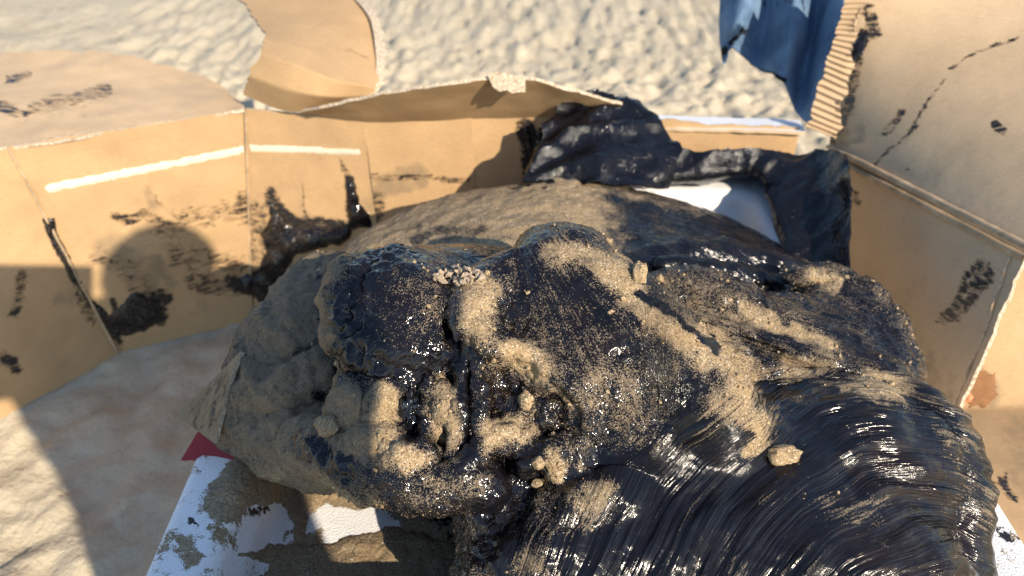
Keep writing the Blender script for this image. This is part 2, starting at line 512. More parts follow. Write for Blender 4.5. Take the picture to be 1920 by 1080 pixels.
def hit(bv, u, v):
    d = Vector(ray(u, v)).normalized()
    return bv.ray_cast(Vector(CAM), d)
def splat(name, outline, target, mat, parent, height=.004, res=.004, seed=5, wob=4.0, attrs=None):
    """a raised blob lying on a sheet, its outline given where it sits on that sheet"""
    bvs = [SHEETS[t] for t in (target if isinstance(target, (list, tuple)) else [target])]
    u0 = np.array(outline, float)
    pts = []
    for a, b in zip(u0, np.roll(u0, -1, 0)):
        m = max(2, int(np.hypot(*(b - a)) / 6))
        for q in range(m): pts.append(a + (b - a) * q / m)
    pts = np.array(pts)
    nz = np.stack([pts[:, 0] / 22, pts[:, 1] / 22, np.full(len(pts), seed * 1.3)], 1)
    pts = pts + np.stack([fbm(nz, 1, 4, seed, .6), fbm(nz, 1, 4, seed + 9, .6)], 1) * wob
    nb = len(pts)
    step = 7.0
    gx, gy = np.meshgrid(np.arange(pts[:, 0].min(), pts[:, 0].max(), step), np.arange(pts[:, 1].min(), pts[:, 1].max(), step))
    g = np.stack([gx.ravel(), gy.ravel()], 1) + rng.uniform(-1.5, 1.5, (gx.size, 2))
    allp = np.vstack([pts, g])
    r = delaunay_2d_cdt([Vector(p) for p in allp], [(i, (i + 1) % nb) for i in range(nb)], [], 2, 1e-4)
    vs, fs = np.array([tuple(x) for x in r[0]]), r[2]
    d = np.full(len(vs), 1e9)
    for a, b in zip(pts, np.roll(pts, -1, 0)):
        d = np.minimum(d, seg_dist(vs[:, 0], vs[:, 1], a, b))
    V3, ok = [], []
    for (u, v), dd in zip(vs, d):
        hs = [h for h in (hit(b, u, v) for b in bvs) if h[0] is not None]
        loc, nr = (min(hs, key=lambda h: h[3])[:2]) if hs else (None, None)
        if loc is None:
            V3.append((0, 0, 0)); ok.append(False); continue
        if nr.dot(Vector(CAM) - loc) < 0: nr = -nr
        h = height * (1 - math.exp(-dd / 9.0)) * (1 + .9 * noise3(np.array([[loc.x * 70, loc.y * 70, loc.z * 70]]), seed)[0]) - .0006 * (dd < .5)
        V3.append(tuple(loc + nr * max(h, -.0006))); ok.append(True)
    fs = [f for f in fs if all(ok[i] for i in f)]
    V3 = np.array(V3)
    F = np.array([f for f in fs if len(f) == 3])
    n = np.cross(V3[F[:, 1]] - V3[F[:, 0]], V3[F[:, 2]] - V3[F[:, 0]])
    if ((CAM - V3[F[:, 0]]) * n).sum() < 0: F = F[:, ::-1]
    lab = np.arange(len(V3))
    for _ in range(400):
        m = lab[F].min(1); old = lab.copy()
        for c in range(3): np.minimum.at(lab, F[:, c], m)
        if (old == lab).all(): break
    main = np.bincount(lab[F[:, 0]]).argmax(); F = F[lab[F[:, 0]] == main]
    used = np.unique(F); rm = np.full(len(V3), -1); rm[used] = np.arange(len(used)); F = rm[F]; V3 = V3[used]
    A = {k: np.full(len(V3), x) for k, x in (attrs or {"sand": .25, "streak": 0., "damp_shade": .3, "brown": .3}).items()}
    A["flow"] = V3
    return mesh_obj(name, V3, F, mat, parent, True, A)

# ------------------------------------------------------------------ the opened cardboard box
BT, BB = .124, -.258           # wall top / wall bottom
box = empty("cardboard_box")
tag(box, "torn brown cardboard box opened around the tarred turtle", "box")
def zt(u, v): return at_z(u, v, BT)
def zb(u, v): return at_z(u, v, BB)

# back wall: three creased stretches in one line
c_left, c_mid, c_fold = (460, 205), (683, 228), (885, 221)
bt0, bt1, bt2 = at_y(460, 205, 1.10), at_y(683, 228, 1.08), at_y(885, 221, 1.08)
bt3 = at_y(1130, 222, 1.08)
bt4 = at_y(1500, 240, 1.08)
bb0 = at_y(472, 600, 1.09)
def drop(p, z=BB, dx=0): return np.array([p[0] + dx, p[1], z])
tar_backleft = [([(505, 365), (520, 395), (560, 420), (640, 425)], 26, .78, .2), ([(480, 470), (500, 540), (510, 590)], 34, .85, .2),
                ([(655, 340), (665, 420)], 16, .9, .3), ([(480, 400), (500, 500)], 55, .52, .3), ([(565, 350), (575, 405)], 7, .6),
                ([(640, 300), (650, 330)], 10, .6)]
w1 = sheet("wall_panel", [[bt0, bt1], [bb0, drop(bt1)]], mat=M_CARD, parent=box, seed=3, warp=.005, tar=tar_backleft,
           smudge=[([(520, 330), (560, 380)], 60, .35), ([(700, 390)], 60, .5)])
w2 = sheet("wall_panel", [[bt1, bt2], [drop(bt1), drop(bt2)]], mat=M_CARD, parent=box, seed=4, warp=.004,
           tar=[([(690, 330), (880, 338)], 12, .55), ([(700, 380), (690, 420)], 40, .6)], smudge=[([(720, 350), (780, 330)], 40, .8)])
w3 = sheet("wall_panel", [[bt2, bt3, bt4], [drop(bt2), drop(bt3), drop(bt4)]], mat=M_CARD, parent=box, seed=5, warp=.005,
           tar=[([(985, 240), (1000, 330)], 30, .8), ([(1050, 240), (1200, 280)], 40, .5)], jag={'top': .006})
# left wall panel, swung forward
la0, la1 = at_z(15, 276, BT + .012), bt0
lb0, lb1 = zb(222, 664), bb0
tar_left = [([(215, 405), (240, 415), (270, 400), (300, 420)], 26, .66, .1), ([(300, 430), (480, 380)], 55, .50, .1),
            ([(330, 480), (470, 500)], 50, .50, .1), ([(250, 540), (310, 560), (300, 600)], 26, .72, .2), ([(180, 480), (260, 520)], 50, .44, .2),
            ([(360, 530), (430, 540)], 34, .58, .2), ([(440, 530), (470, 545)], 24, .78, .2), ([(275, 350), (305, 385)], 9, .5),
            ([(470, 370), (480, 420)], 40, .55, .2), ([(210, 560), (225, 640)], 14, .8, .2)]
w4 = sheet("wall_panel", [[la0, la1], [lb0, lb1]], mat=M_CARD, parent=box, seed=6, warp=.007, tar=tar_left,
           smudge=[([(200, 470), (290, 520)], 85, .75, .1), ([(275, 350), (290, 400)], 26, .6, .1), ([(380, 590)], 60, .4), ([(120, 230), (400, 215)], 20, .3)])
# leftmost panel, swung further forward
ll0, ll1 = at_z(-330, 330, BT + .01), la0
lc0, lc1 = zb(-330, 970), lb0
w5 = sheet("wall_panel", [[ll0, ll1], [lc0, lc1]], mat=M_CARD, parent=box, seed=7, warp=.008,
           tar=[([(10, 670), (30, 690)], 30, .72, .1), ([(40, 520), (30, 590)], 20, .56), ([(100, 420), (170, 600)], 24, .55, .2)],
           smudge=[([(120, 560)], 40, .6), ([(100, 330), (110, 440)], 40, .4)])
FOLDS = [(la0, lb0, .0016), (bt0, bb0, .0014)]
# printed white stripe along the inside
def stripe(name, p, target):
    return splat(name, p, target, M_TAPE, box, height=.0012, wob=.0, seed=8)
stripe("printed_stripe", [(78, 346), (475, 268), (475, 286), (88, 364)], w4.name)
stripe("printed_stripe", [(455, 268), (680, 278), (680, 292), (455, 286)], w1.name)
# top flap of the left wall, folded outwards
f1 = sheet("top_flap", [[at(-300, 120, 1.34), at(0, 100, 1.30), at(160, 95, 1.30), at(290, 118, 1.29), at(385, 145, 1.27), at(455, 195, 1.215)],
                        [ll0 * .3 + la0 * .7 + np.array([-.30, -.26, 0]) * 0 if False else ll0, la0, la0 * .66 + la1 * .34, la0 * .38 + la1 * .62, la0 * .15 + la1 * .85, la1]],
           mat=M_CARD2, parent=box, smooth=(False, True), seed=9, warp=.006, jag={'top': .010},
           tar=[([(20, 150), (50, 140)], 16, .6), ([(40, 215), (110, 188)], 11, .74), ([(0, 200), (20, 205)], 22, .6), ([(60, 200), (200, 170)], 20, .52)], smudge=[([(60, 200), (200, 190)], 50, .4)])
# curled torn flap standing over the back-left corner
cf = sheet("curled_flap", [
    [at(430, -40, 1.36), at(520, -42, 1.36), at(610, -40, 1.36), at(690, -35, 1.36)],
    [at(470, 20, 1.24), at(555, 20, 1.24), at(640, 24, 1.25), at(702, 40, 1.26)],
    [at(503, 74, 1.130), at(565, 90, 1.120), at(640, 124, 1.130), at(706, 148, 1.165)],
    [at(486, 98, 1.105), at(556, 122, 1.080), at(630, 150, 1.092), at(700, 164, 1.150)],
    [at(466, 142, 1.120), at(546, 170, 1.095), at(618, 182, 1.102), at(696, 178, 1.155)],
    [at(456, 178, 1.160), at(530, 208, 1.145), at(600, 208, 1.145), at(690, 190, 1.165)]],
    mat=M_CARD, parent=box, smooth=(False, True), seed=12, warp=.003, jag={'left': .014, 'right': .008},
    tar=[([(655, 95), (690, 110)], 10, .45)])
torn = sheet("torn_liner", [[at(640, -25, 1.34), at(690, 30, 1.255), at(704, 90, 1.20), at(704, 148, 1.165), at(686, 186, 1.162)],
                            [at(680, -30, 1.35), at(708, 30, 1.262), at(722, 90, 1.21), at(718, 150, 1.172), at(694, 192, 1.166)]],
             mat=M_TORN, parent=box, smooth=(False, True), seed=13, warp=.004, jag={'bottom': .010, 'right': .008}, thick=.002)
# back flap folded in towards the turtle, shaded underside towards us
bf = sheet("back_flap", [
    [at(600, 205, 1.10), at(720, 178, 1.05), at(830, 162, 1.02), at(930, 146, 1.02), at(1000, 152, 1.03), at(1080, 172, 1.05), at(1140, 192, 1.09), at(1212, 210, 1.13)],
    [at(560, 212, 1.145), at(683, 228, 1.152), at(800, 226, 1.152), at(900, 221, 1.15), at(985, 221, 1.15), at(1060, 222, 1.15), at(1130, 222, 1.152), at(1205, 224, 1.156)]],
    mat=M_CARD, parent=box, smooth=(False, True), seed=14, warp=.004, jag={'top': .009},
    tar=[([(1060, 205), (1200, 215)], 26, .85, .2), ([(740, 200)], 8, .3), ([(965, 175)], 8, .4)])
sheet("torn_liner", [[at(915, 143, 1.012), at(950, 138, 1.012), at(985, 147, 1.02)], [at(925, 165, 1.022), at(950, 176, 1.026), at(985, 172, 1.03)]],
      mat=M_TORN, parent=box, smooth=(False, True), seed=15, warp=.004, jag={'bottom': .006, 'top': .004}, thick=.0015, res=.004)
# white printed outer face of the far flap, lying back over the sand
sheet("white_flap", [[at(1195, 216, 1.21), at(1350, 220, 1.21), at(1500, 224, 1.21)], [at(1195, 240, 1.158), at(1350, 243, 1.155), at(1510, 246, 1.15)]],
      mat=M_WHITE, parent=box, seed=16, warp=.003, jag={'bottom': .003, 'top': .003}, edge_mat=M_CARD2)
# right wall and its upright flap
r_bk, r_fr = at_y(1552, 282, 1.075), at(1925, 474, .845)
rb_bk = np.array([r_bk[0] + .035, 1.075, BB]); 
r_fb = at(1790, 762, .865)
r_fb2 = r_fb + (r_fb - at(1893, 490, .86)) * .75
right_tar = [([(1790, 590), (1850, 520)], 32, .66, .2), ([(1600, 360), (1610, 380)], 14, .55), ([(1705, 640), (1715, 680)], 9, .75), ([(1770, 600), (1840, 500)], 26, .62)]
w6 = sheet("wall_panel", [[r_bk, r_fr], [rb_bk, r_fb2]], mat=M_CARD2, parent=box, seed=17, warp=.003, tar=right_tar, smudge=[([(1700, 650), (1760, 720)], 70, .5)],
           jag={'right': .006})
top_bk, top_fr = at(1612, -60, 1.11), at(2080, -60, 1.04)
f3 = sheet("side_flap", res=.004, rows=[[top_bk, top_bk * .5 + top_fr * .5, top_fr], [r_bk, r_bk * .5 + r_fr * .5, r_fr]], mat=M_CARD2, parent=box,
           seed=18, warp=.0015, jag={'left': .005},
           tar=[([(1640, 310), (1720, 235)], 6, .62, .1), ([(1770, 150), (1700, 250), (1650, 300)], 5, .62), ([(1780, 130), (1830, 95), (1910, 72)], 6, .66, .1), ([(1690, 210), (1660, 250)], 14, .58), ([(1870, 235), (1880, 245)], 16, .64),
                ([(1560, 260), (1590, 200), (1620, 60)], 20, .60), ([(1590, 110), (1615, 80)], 22, .88, .3), ([(1630, 20), (1640, 60)], 24, .62), ([(1700, 320)], 10, .45)],
           smudge=[([(1570, 260), (1610, 250)], 30, .7)])
def fold_ridge(name, a, b, r=.0035):
    n = 60; d = (b - a) / np.linalg.norm(b - a); e1 = np.cross(d, FWD); e1 /= np.linalg.norm(e1); e2 = np.cross(e1, d)
    V, m = [], 8
    for i in range(n):
        c = a + (b - a) * i / (n - 1)
        for q in range(m):
            an = 2 * math.pi * q / m
            V.append(c + e1 * math.cos(an) * r * 1.5 + e2 * math.sin(an) * r)
    V = np.array(V); V = V + fbm(V, 60, 3, 5)[:, None] * e1 * .001
    idx = np.arange(n * m).reshape(n, m); nx = np.roll(idx, -1, 1)
    F = np.stack([idx[:-1], nx[:-1], nx[1:], idx[1:]], -1).reshape(-1, 4)
    z = np.zeros(len(V))
    mesh_obj(name, V, F, M_CARD2, box, True, {"uvm": V, "tar": z, "smudge": z + .6})
toC = lambda p, k: p + (CAM - p) * k
for fa_, fb_, fr_ in FOLDS: fold_ridge("fold_crease", toC(fa_, .002), toC(fb_, .002), fr_)
fold_ridge("fold_crease", toC(r_bk, .004) + np.array([0, 0, .007]), toC(r_fr, .004) + np.array([0, 0, .007]))
fold_ridge("fold_crease", toC(r_bk, .004) - np.array([0, 0, .006]), toC(r_fr, .004) - np.array([0, 0, .006]))
# strip of bare corrugated fluting where the liner is torn away
def fluting():
    a = [at(1512, 238, 1.147), at(1545, 130, 1.125), at(1575, 40, 1.105), at(1596, -40, 1.09)]
    b = [at(1572, 262, 1.135), at(1590, 150, 1.115), at(1612, 40, 1.095), at(1640, -40, 1.08)]
    n = 320; A = catmull(np.array(a), n); B = catmull(np.array(b), n); m = 8
    L = np.linalg.norm(np.diff(A, axis=0), axis=1).sum()
    s = np.linspace(0, L, n)
    w = np.linspace(0, 1, m)
    S = A[:, None] * (1 - w[None, :, None]) + B[:, None] * w[None, :, None]
    nn = np.cross(B[0] - A[0], A[-1] - A[0]); nn /= np.linalg.norm(nn)
    if nn @ (CAM - A[0]) < 0: nn = -nn
    S = S + nn * (.0022 * np.sin(s * 2 * math.pi / .0075))[:, None, None] + nn * .004
    S[:, 0] += (RGT * fbm(S[:, 0], 60, 4, 5)[:, None]) * .006
    S[:, -1] += (RGT * fbm(S[:, -1], 40, 4, 6)[:, None]) * .012
    P = S.reshape(-1, 3); idx = np.arange(n * m).reshape(n, m)
    F = np.stack([idx[:-1, :-1], idx[1:, :-1], idx[1:, 1:], idx[:-1, 1:]], -1).reshape(-1, 4)
    uvm = np.zeros_like(P); uvm[:, 1] = np.repeat(s, m); z = np.zeros(len(P))
    mesh_obj("bare_fluting", P, F, M_CARD2, box, True, {"uvm": uvm, "tar": z, "smudge": z})
fluting()
# front right panel, swung out, sunlit
w7 = sheet("wall_panel", [[at(1897, 478, .858), at(2130, 470, .86)], [r_fb, at(2060, 760, .835)], [at(1790, 965, .71), at(2000, 1050, .68)]], mat=M_CARD, parent=box, seed=19, warp=.006,
           tar=[([(1880, 900), (1905, 935)], 16, .72, .2), ([(1865, 905), (1890, 890)], 10, .7)], smudge=[([(1830, 700), (1860, 740)], 44, .9, .1), ([(1900, 800), (1920, 900)], 50, .5)],
           jag={'left': .004})
# sandy tongue of board and a red printed scrap poking out on the left
sheet("board_tongue", [[at(455, 660, .735), at(430, 720, .72), at(400, 830, .70)], [at(400, 715, .745), at(336, 775, .735), at(345, 790, .725)]], mat=M_CARD, parent=box,
      smooth=(False, True), seed=20, warp=.006, smudge=[([(400, 740), (430, 780)], 120, 1.5, .6)], tar=[([(400, 720), (400, 770)], 90, .50, .3)], jag={'bottom': .005})
sheet("red_scrap", [[at(372, 806, .735), at(445, 815, .73)], [at(338, 862, .735), at(435, 874, .725)]], mat=M_RED, parent=box, seed=21, warp=.004, jag={'bottom': .004}, edge_mat=M_WHITE, res=.004)

# tar caked on the cardboard
def tarcake(name, out, tgt, h=.006, sd=5, sand=.3, streak=0.):
    return splat(name, out, tgt, M_BODY, box, height=h, seed=sd, wob=6, attrs={"sand": sand, "streak": streak, "damp_shade": .5, "brown": .2})
tarcake("tar_smear", [(72, 402), (100, 410), (112, 440), (140, 500), (170, 560), (205, 590), (250, 545), (300, 560), (306, 600), (270, 622), (226, 632), (212, 640),
                      (180, 590), (130, 520), (92, 450)], [w4.name, w5.name], .006, 31, .38)
tarcake("tar_smear", [(500, 352), (512, 392), (540, 420), (600, 430), (655, 418), (660, 450), (600, 470), (555, 480), (530, 520), (525, 570), (495, 580), (478, 560), (448, 545), (450, 520), (485, 505), (500, 470), (490, 440), (505, 408)],
        [w1.name, w4.name], .016, 32, .34)
tarcake("tar_smear", [(650, 330), (660, 345), (672, 380), (695, 400), (700, 430), (655, 430)], [w1.name, w2.name], .012, 33, .2)
tarcake("tar_smear", [(978, 228), (992, 240), (1000, 275), (1012, 240), (1022, 245), (1020, 290), (1040, 340), (985, 340), (990, 290)], w3.name, .012, 34, .2)
tarcake("tar_smear", [(1612, 62), (1630, 55), (1622, 95), (1608, 120), (1590, 135), (1565, 146), (1582, 110)], f3.name, .010, 35, .12)
# rust-coloured stain knot on the front right panel
splat("rusty_spot", [(1808, 738), (1822, 734), (1828, 745), (1818, 756), (1806, 752)], w7.name, mat_simple("orange_rust", (.55, .22, .10), .6, .3, .2, 90), box, height=.006, wob=1, seed=36)

splat("rust_stain", [(1822, 700), (1850, 688), (1874, 712), (1868, 750), (1842, 770), (1815, 764), (1806, 735)], w7.name,
      mat_simple("brown_rust_stain", (.27, .135, .06), .8, .2, .45, 110, .2), box, height=.0008, wob=9, seed=37)
# ------------------------------------------------------------------ white foam fish box
def foam_box(name, label, x0, x1, y0, y1, rim, floor, rotz=0.0):
    zb_ = -.268
    def rr(x0, x1, y0, y1, r, n=8):
        pts = []
        for cx, cy, a0 in ((x1 - r, y1 - r, 0), (x0 + r, y1 - r, 90), (x0 + r, y0 + r, 180), (x1 - r, y0 + r, 270)):
            for k in range(n + 1):
                a = math.radians(a0 + 90 * k / n); pts.append((cx + r * math.cos(a), cy + r * math.sin(a)))
        return np.array(pts)
    def dens(p, m=260):
        d = np.r_[0, np.cumsum(np.hypot(*np.diff(np.vstack([p, p[:1]]), axis=0).T))]
        s = np.linspace(0, d[-1], m, endpoint=False); q = np.vstack([p, p[:1]])
        return np.stack([np.interp(s, d, q[:, 0]), np.interp(s, d, q[:, 1])], 1)
    prof = []   # (inset, z, corner radius)
    for ins, z, r in ((.012, zb_, .03), (.004, -.14, .035), (.0, rim - .05, .04), (-.010, rim - .046, .04), (-.012, rim - .040, .04), (-.012, rim - .010, .04), (-.009, rim - .003, .04),
                      (-.003, rim, .04), (.010, rim + .0005, .04), (.020, rim + .0005, .036), (.034, rim, .032), (.042, rim - .004, .03), (.046, rim - .012, .03),
                      (.050, rim - .03, .03), (.054, rim - .036, .03), (.060, floor + .010, .03), (.072, floor, .03), (.12, floor - .002, .03), (.18, floor - .002, .02), (.3, floor - .002, .01)):
        p = dens(rr(x0 + ins, x1 - ins, y0 + ins, y1 - ins, r)); prof.append(np.column_stack([p, np.full(len(p), z)]))
    m = len(prof[0]); V = np.vstack(prof); k = len(prof)
    idx = np.arange(m * k).reshape(k, m)
    nx = np.roll(idx, -1, 1)
    F = np.stack([idx[:-1], nx[:-1], nx[1:], idx[1:]], -1).reshape(-1, 4)
    cx, cy = (x0 + x1) / 2, (y0 + y1) / 2
    V = np.vstack([V, [[(x0 + x1) / 2, (y0 + y1) / 2, floor - .002], [(x0 + x1) / 2, (y0 + y1) / 2, zb_]]])
    qx, qy = V[:, 0] - cx, V[:, 1] - cy
    V[:, 0] = cx + qx * math.cos(rotz) - qy * math.sin(rotz); V[:, 1] = cy + qx * math.sin(rotz) + qy * math.cos(rotz)
    tri = [(int(a), int(b), len(V) - 2) for a, b in zip(idx[-1], nx[-1])] + [(int(b), int(a), len(V) - 1) for a, b in zip(idx[0], nx[0])]
    Fl = [tuple(int(i) for i in f) for f in F] + tri
    bm = bmesh.new()
    vs = [bm.verts.new(v) for v in V]
    for f in Fl: bm.faces.new([vs[i] for i in f])
    bmesh.ops.subdivide_edges(bm, edges=[e for e in bm.edges if e.calc_length() > .012 and max(v.co.z for v in e.verts) > -.11 and min(v.co.x for v in e.verts) < 5], cuts=2, use_grid_fill=True)
    bmesh.ops.recalc_face_normals(bm, faces=bm.faces)
    me = bpy.data.meshes.new(name); bm.to_mesh(me); bm.free()
    me.materials.append(M_FOAM)
    n = len(me.vertices); co = np.zeros(n * 3, np.float32); me.vertices.foreach_get("co", co); co = co.reshape(-1, 3).astype(float)
    sand = paint(co, .40, [([(520, 860), (660, 900), (700, 940)], 90, .98, .5), ([(470, 860), (420, 940)], 50, .95, .4), ([(760, 1080), (900, 1060)], 220, .98, .5),
                           ([(600, 1060), (700, 1030)], 70, .98, .5), ([(560, 980), (520, 1010)], 20, .75), ([(350, 1060), (340, 1000)], 26, .55), ([(400, 990), (430, 1010)], 22, .6),
                           ([(620, 970), (640, 1000)], 40, .05, .5), ([(500, 985)], 50, .05, .6), ([(700, 985)], 50, .05, .6),
                           ([(1700, 1000), (1850, 1000)], 60, .3), ([(1350, 380)], 120, .05, .8)], 14, 61)
    tar = paint(co, .0, [([(470, 960), (500, 952)], 18, .85, .3), ([(355, 975), (370, 990)], 14, .85, .3), ([(820, 980), (920, 1010)], 46, .75, .2), ([(1870, 1000), (1910, 1010)], 22, .6)], 8, 62)
    me.attributes.new("sand", 'FLOAT', 'POINT').data.foreach_set("value", sand.astype(np.float32))
    me.attributes.new("tar", 'FLOAT', 'POINT').data.foreach_set("value", tar.astype(np.float32))
    me.polygons.foreach_set("use_smooth", np.full(len(me.polygons), True))
    o = bpy.data.objects.new(name, me); COL.objects.link(o)
    try: me.set_sharp_from_angle(angle=math.radians(40))
    except Exception: pass
    tag(o, label, "foam box")
    SHEETS[o.name] = BVHTree.FromPolygons([v.co[:] for v in me.vertices], [p.vertices[:] for p in me.polygons])
    return o
fb = foam_box("foam_box", "white foam box smeared with sand under the turtle's chin", -.292, .428, .300, .720, .040, -.030)
foam_box("foam_tray", "clean white foam tray corner showing between shell and black bag", .05, .400, .750, 1.060, .040, -.030)

CR = {"sand": 1.0, "streak": 0., "damp_shade": .55, "brown": 0.}
for sd, out in ((41, [(425, 885), (500, 850), (600, 850), (700, 900), (770, 940), (720, 950), (665, 930), (615, 940), (575, 965), (572, 1015), (552, 1012), (548, 975), (525, 950), (475, 945), (450, 952), (425, 945), (405, 930)]),
                (42, [(440, 1040), (510, 1018), (560, 1022), (640, 1012), (740, 985), (800, 1000), (900, 1050), (960, 1110), (460, 1110), (505, 1060)])):
    splat("sand_crust", out, fb.name, M_BODY, fb, height=.004, seed=sd, wob=9, attrs=CR)
# ------------------------------------------------------------------ turtle sculpt: distance field + surface nets
class Field:
    def __init__(s, lo, hi, h):
        s.lo = np.array(lo, float); s.h = h
        s.n = np.ceil((np.array(hi) - s.lo) / h).astype(int) + 1
        s.ax = [(s.lo[i] + h * np.arange(s.n[i])).astype(np.float32) for i in range(3)]
        s.F = np.full(tuple(s.n), .06, np.float32)
    def _sl(s, lo, hi, m):
        a = np.clip(np.floor((np.array(lo) - m - s.lo) / s.h).astype(int), 0, s.n)
        b = np.clip(np.ceil((np.array(hi) + m - s.lo) / s.h).astype(int) + 1, 0, s.n)
        if np.any(b <= a): return None
        sl = tuple(slice(x, y) for x, y in zip(a, b))
        return sl, s.ax[0][sl[0]][:, None, None], s.ax[1][sl[1]][None, :, None], s.ax[2][sl[2]][None, None, :]
    def _mix(s, sl, d, k, sub):
        f = s.F[sl]
        if sub:
            hh = np.clip(.5 - .5 * (f + d) / k, 0, 1)
            s.F[sl] = f * (1 - hh) - d * hh + k * hh * (1 - hh)
        else:
            hh = np.clip(.5 + .5 * (f - d) / k, 0, 1)
            s.F[sl] = f * (1 - hh) + d * hh - k * hh * (1 - hh)
    def ell(s, c, r, k=.02, rot=None, sub=False):
        c = np.array(c, float); r = np.array(r, float)
        R = Matrix.Identity(3) if rot is None else rot
        R = np.array(R); ext = np.sqrt(((R * r[None, :]) ** 2).sum(1))
        q = s._sl(c - ext, c + ext, k + .012)
        if q is None: return
        sl, X, Y, Z = q
        X, Y, Z = X - np.float32(c[0]), Y - np.float32(c[1]), Z - np.float32(c[2])
        Ri = R.T.astype(np.float32)
        a = [Ri[i, 0] * X + Ri[i, 1] * Y + Ri[i, 2] * Z for i in range(3)]
        k0 = np.sqrt(sum((a[i] / np.float32(r[i])) ** 2 for i in range(3)))
        k1 = np.sqrt(sum((a[i] / np.float32(r[i] ** 2)) ** 2 for i in range(3))) + 1e-6
        s._mix(sl, k0 * (k0 - 1) / k1, k, sub)
    def cap(s, a, b, ra, rb, k=.015, sub=False):
        a = np.array(a, float); b = np.array(b, float)
        m = max(ra, rb)
        q = s._sl(np.minimum(a, b) - m, np.maximum(a, b) + m, k + .012)
        if q is None: return
        sl, X, Y, Z = q
        d = (b - a).astype(np.float32); L = float(d @ d) + 1e-9
        X, Y, Z = X - np.float32(a[0]), Y - np.float32(a[1]), Z - np.float32(a[2])
        t = np.clip((X * d[0] + Y * d[1] + Z * d[2]) / L, 0, 1)
        dist = np.sqrt((X - t * d[0]) ** 2 + (Y - t * d[1]) ** 2 + (Z - t * d[2]) ** 2) - (ra + (rb - ra) * t)
        s._mix(sl, dist.astype(np.float32), k, sub)
    def chain(s, pts, r, k=.015, sub=False, n=1):
        r = r if isinstance(r, (list, tuple)) else [r] * len(pts)
        P = np.column_stack([np.array(pts, float), r])
        P = catmull(P, (len(P) - 1) * 3 + 1)
        for p, q in zip(P[:-1], P[1:]):
            s.cap(p[:3], q[:3], max(p[3], .0015), max(q[3], .0015), k, sub)
    def mesh(s):
        F = s.F
        ins = F < 0
        c = np.zeros(tuple(s.n - 1), np.uint8)
        for dx in (0, 1):
            for dy in (0, 1):
                for dz in (0, 1):
                    c += ins[dx:s.n[0] - 1 + dx, dy:s.n[1] - 1 + dy, dz:s.n[2] - 1 + dz]
        act = np.argwhere((c > 0) & (c < 8))
        idx = np.full(c.shape, -1, np.int32); idx[act[:, 0], act[:, 1], act[:, 2]] = np.arange(len(act))
        corners = [(x, y, z) for x in (0, 1) for y in (0, 1) for z in (0, 1)]
        vals = {cc: F[act[:, 0] + cc[0], act[:, 1] + cc[1], act[:, 2] + cc[2]].astype(np.float64) for cc in corners}
        acc = np.zeros((len(act), 3)); cnt = np.zeros(len(act))
        for a in corners:
            for ax in range(3):
                if a[ax]: continue
                b = list(a); b[ax] = 1; b = tuple(b)
                fa, fb = vals[a], vals[b]
                m = (fa < 0) != (fb < 0)
                t = np.where(m, fa / np.where(m, fa - fb, 1), 0)
                p = np.tile(np.array(a, float), (len(act), 1)); p[:, ax] = t
                acc[m] += p[m]; cnt[m] += 1
        V = s.lo + (act + acc / cnt[:, None]) * s.h
        faces = []
        for ax in range(3):
            o1, o2 = [(1, 2), (2, 0), (0, 1)][ax]
            sl0 = [slice(1, -1)] * 3; sl1 = [slice(1, -1)] * 3
            sl0[ax] = slice(0, -1); sl1[ax] = slice(1, None)
            A = ins[tuple(sl0)]; B = ins[tuple(sl1)]
            e = np.argwhere(A != B)
            up = A[e[:, 0], e[:, 1], e[:, 2]]
            base = e.copy(); base[:, o1] += 1; base[:, o2] += 1
            def cell(d1, d2):
                q = base.copy(); q[:, o1] -= d1; q[:, o2] -= d2
                return idx[q[:, 0], q[:, 1], q[:, 2]]
            q = np.stack([cell(1, 1), cell(0, 1), cell(0, 0), cell(1, 0)], 1)
            q = np.where(up[:, None], q, q[:, ::-1])
            faces.append(q)
        Fq = np.vstack(faces)
        Fq = Fq[(Fq >= 0).all(1)]
        return V, Fq

def rot_view(yaw=0, pitch=0, roll=0):
    """axes: x right, y into the picture, z up-in-picture"""
    B = Matrix(((1, 0, 0), (0, CP, SP), (0, -SP, CP)))
    return B @ Matrix.Rotation(yaw, 3, 'Z') @ Matrix.Rotation(pitch, 3, 'X') @ Matrix.Rotation(roll, 3, 'Y')
RV = rot_view()

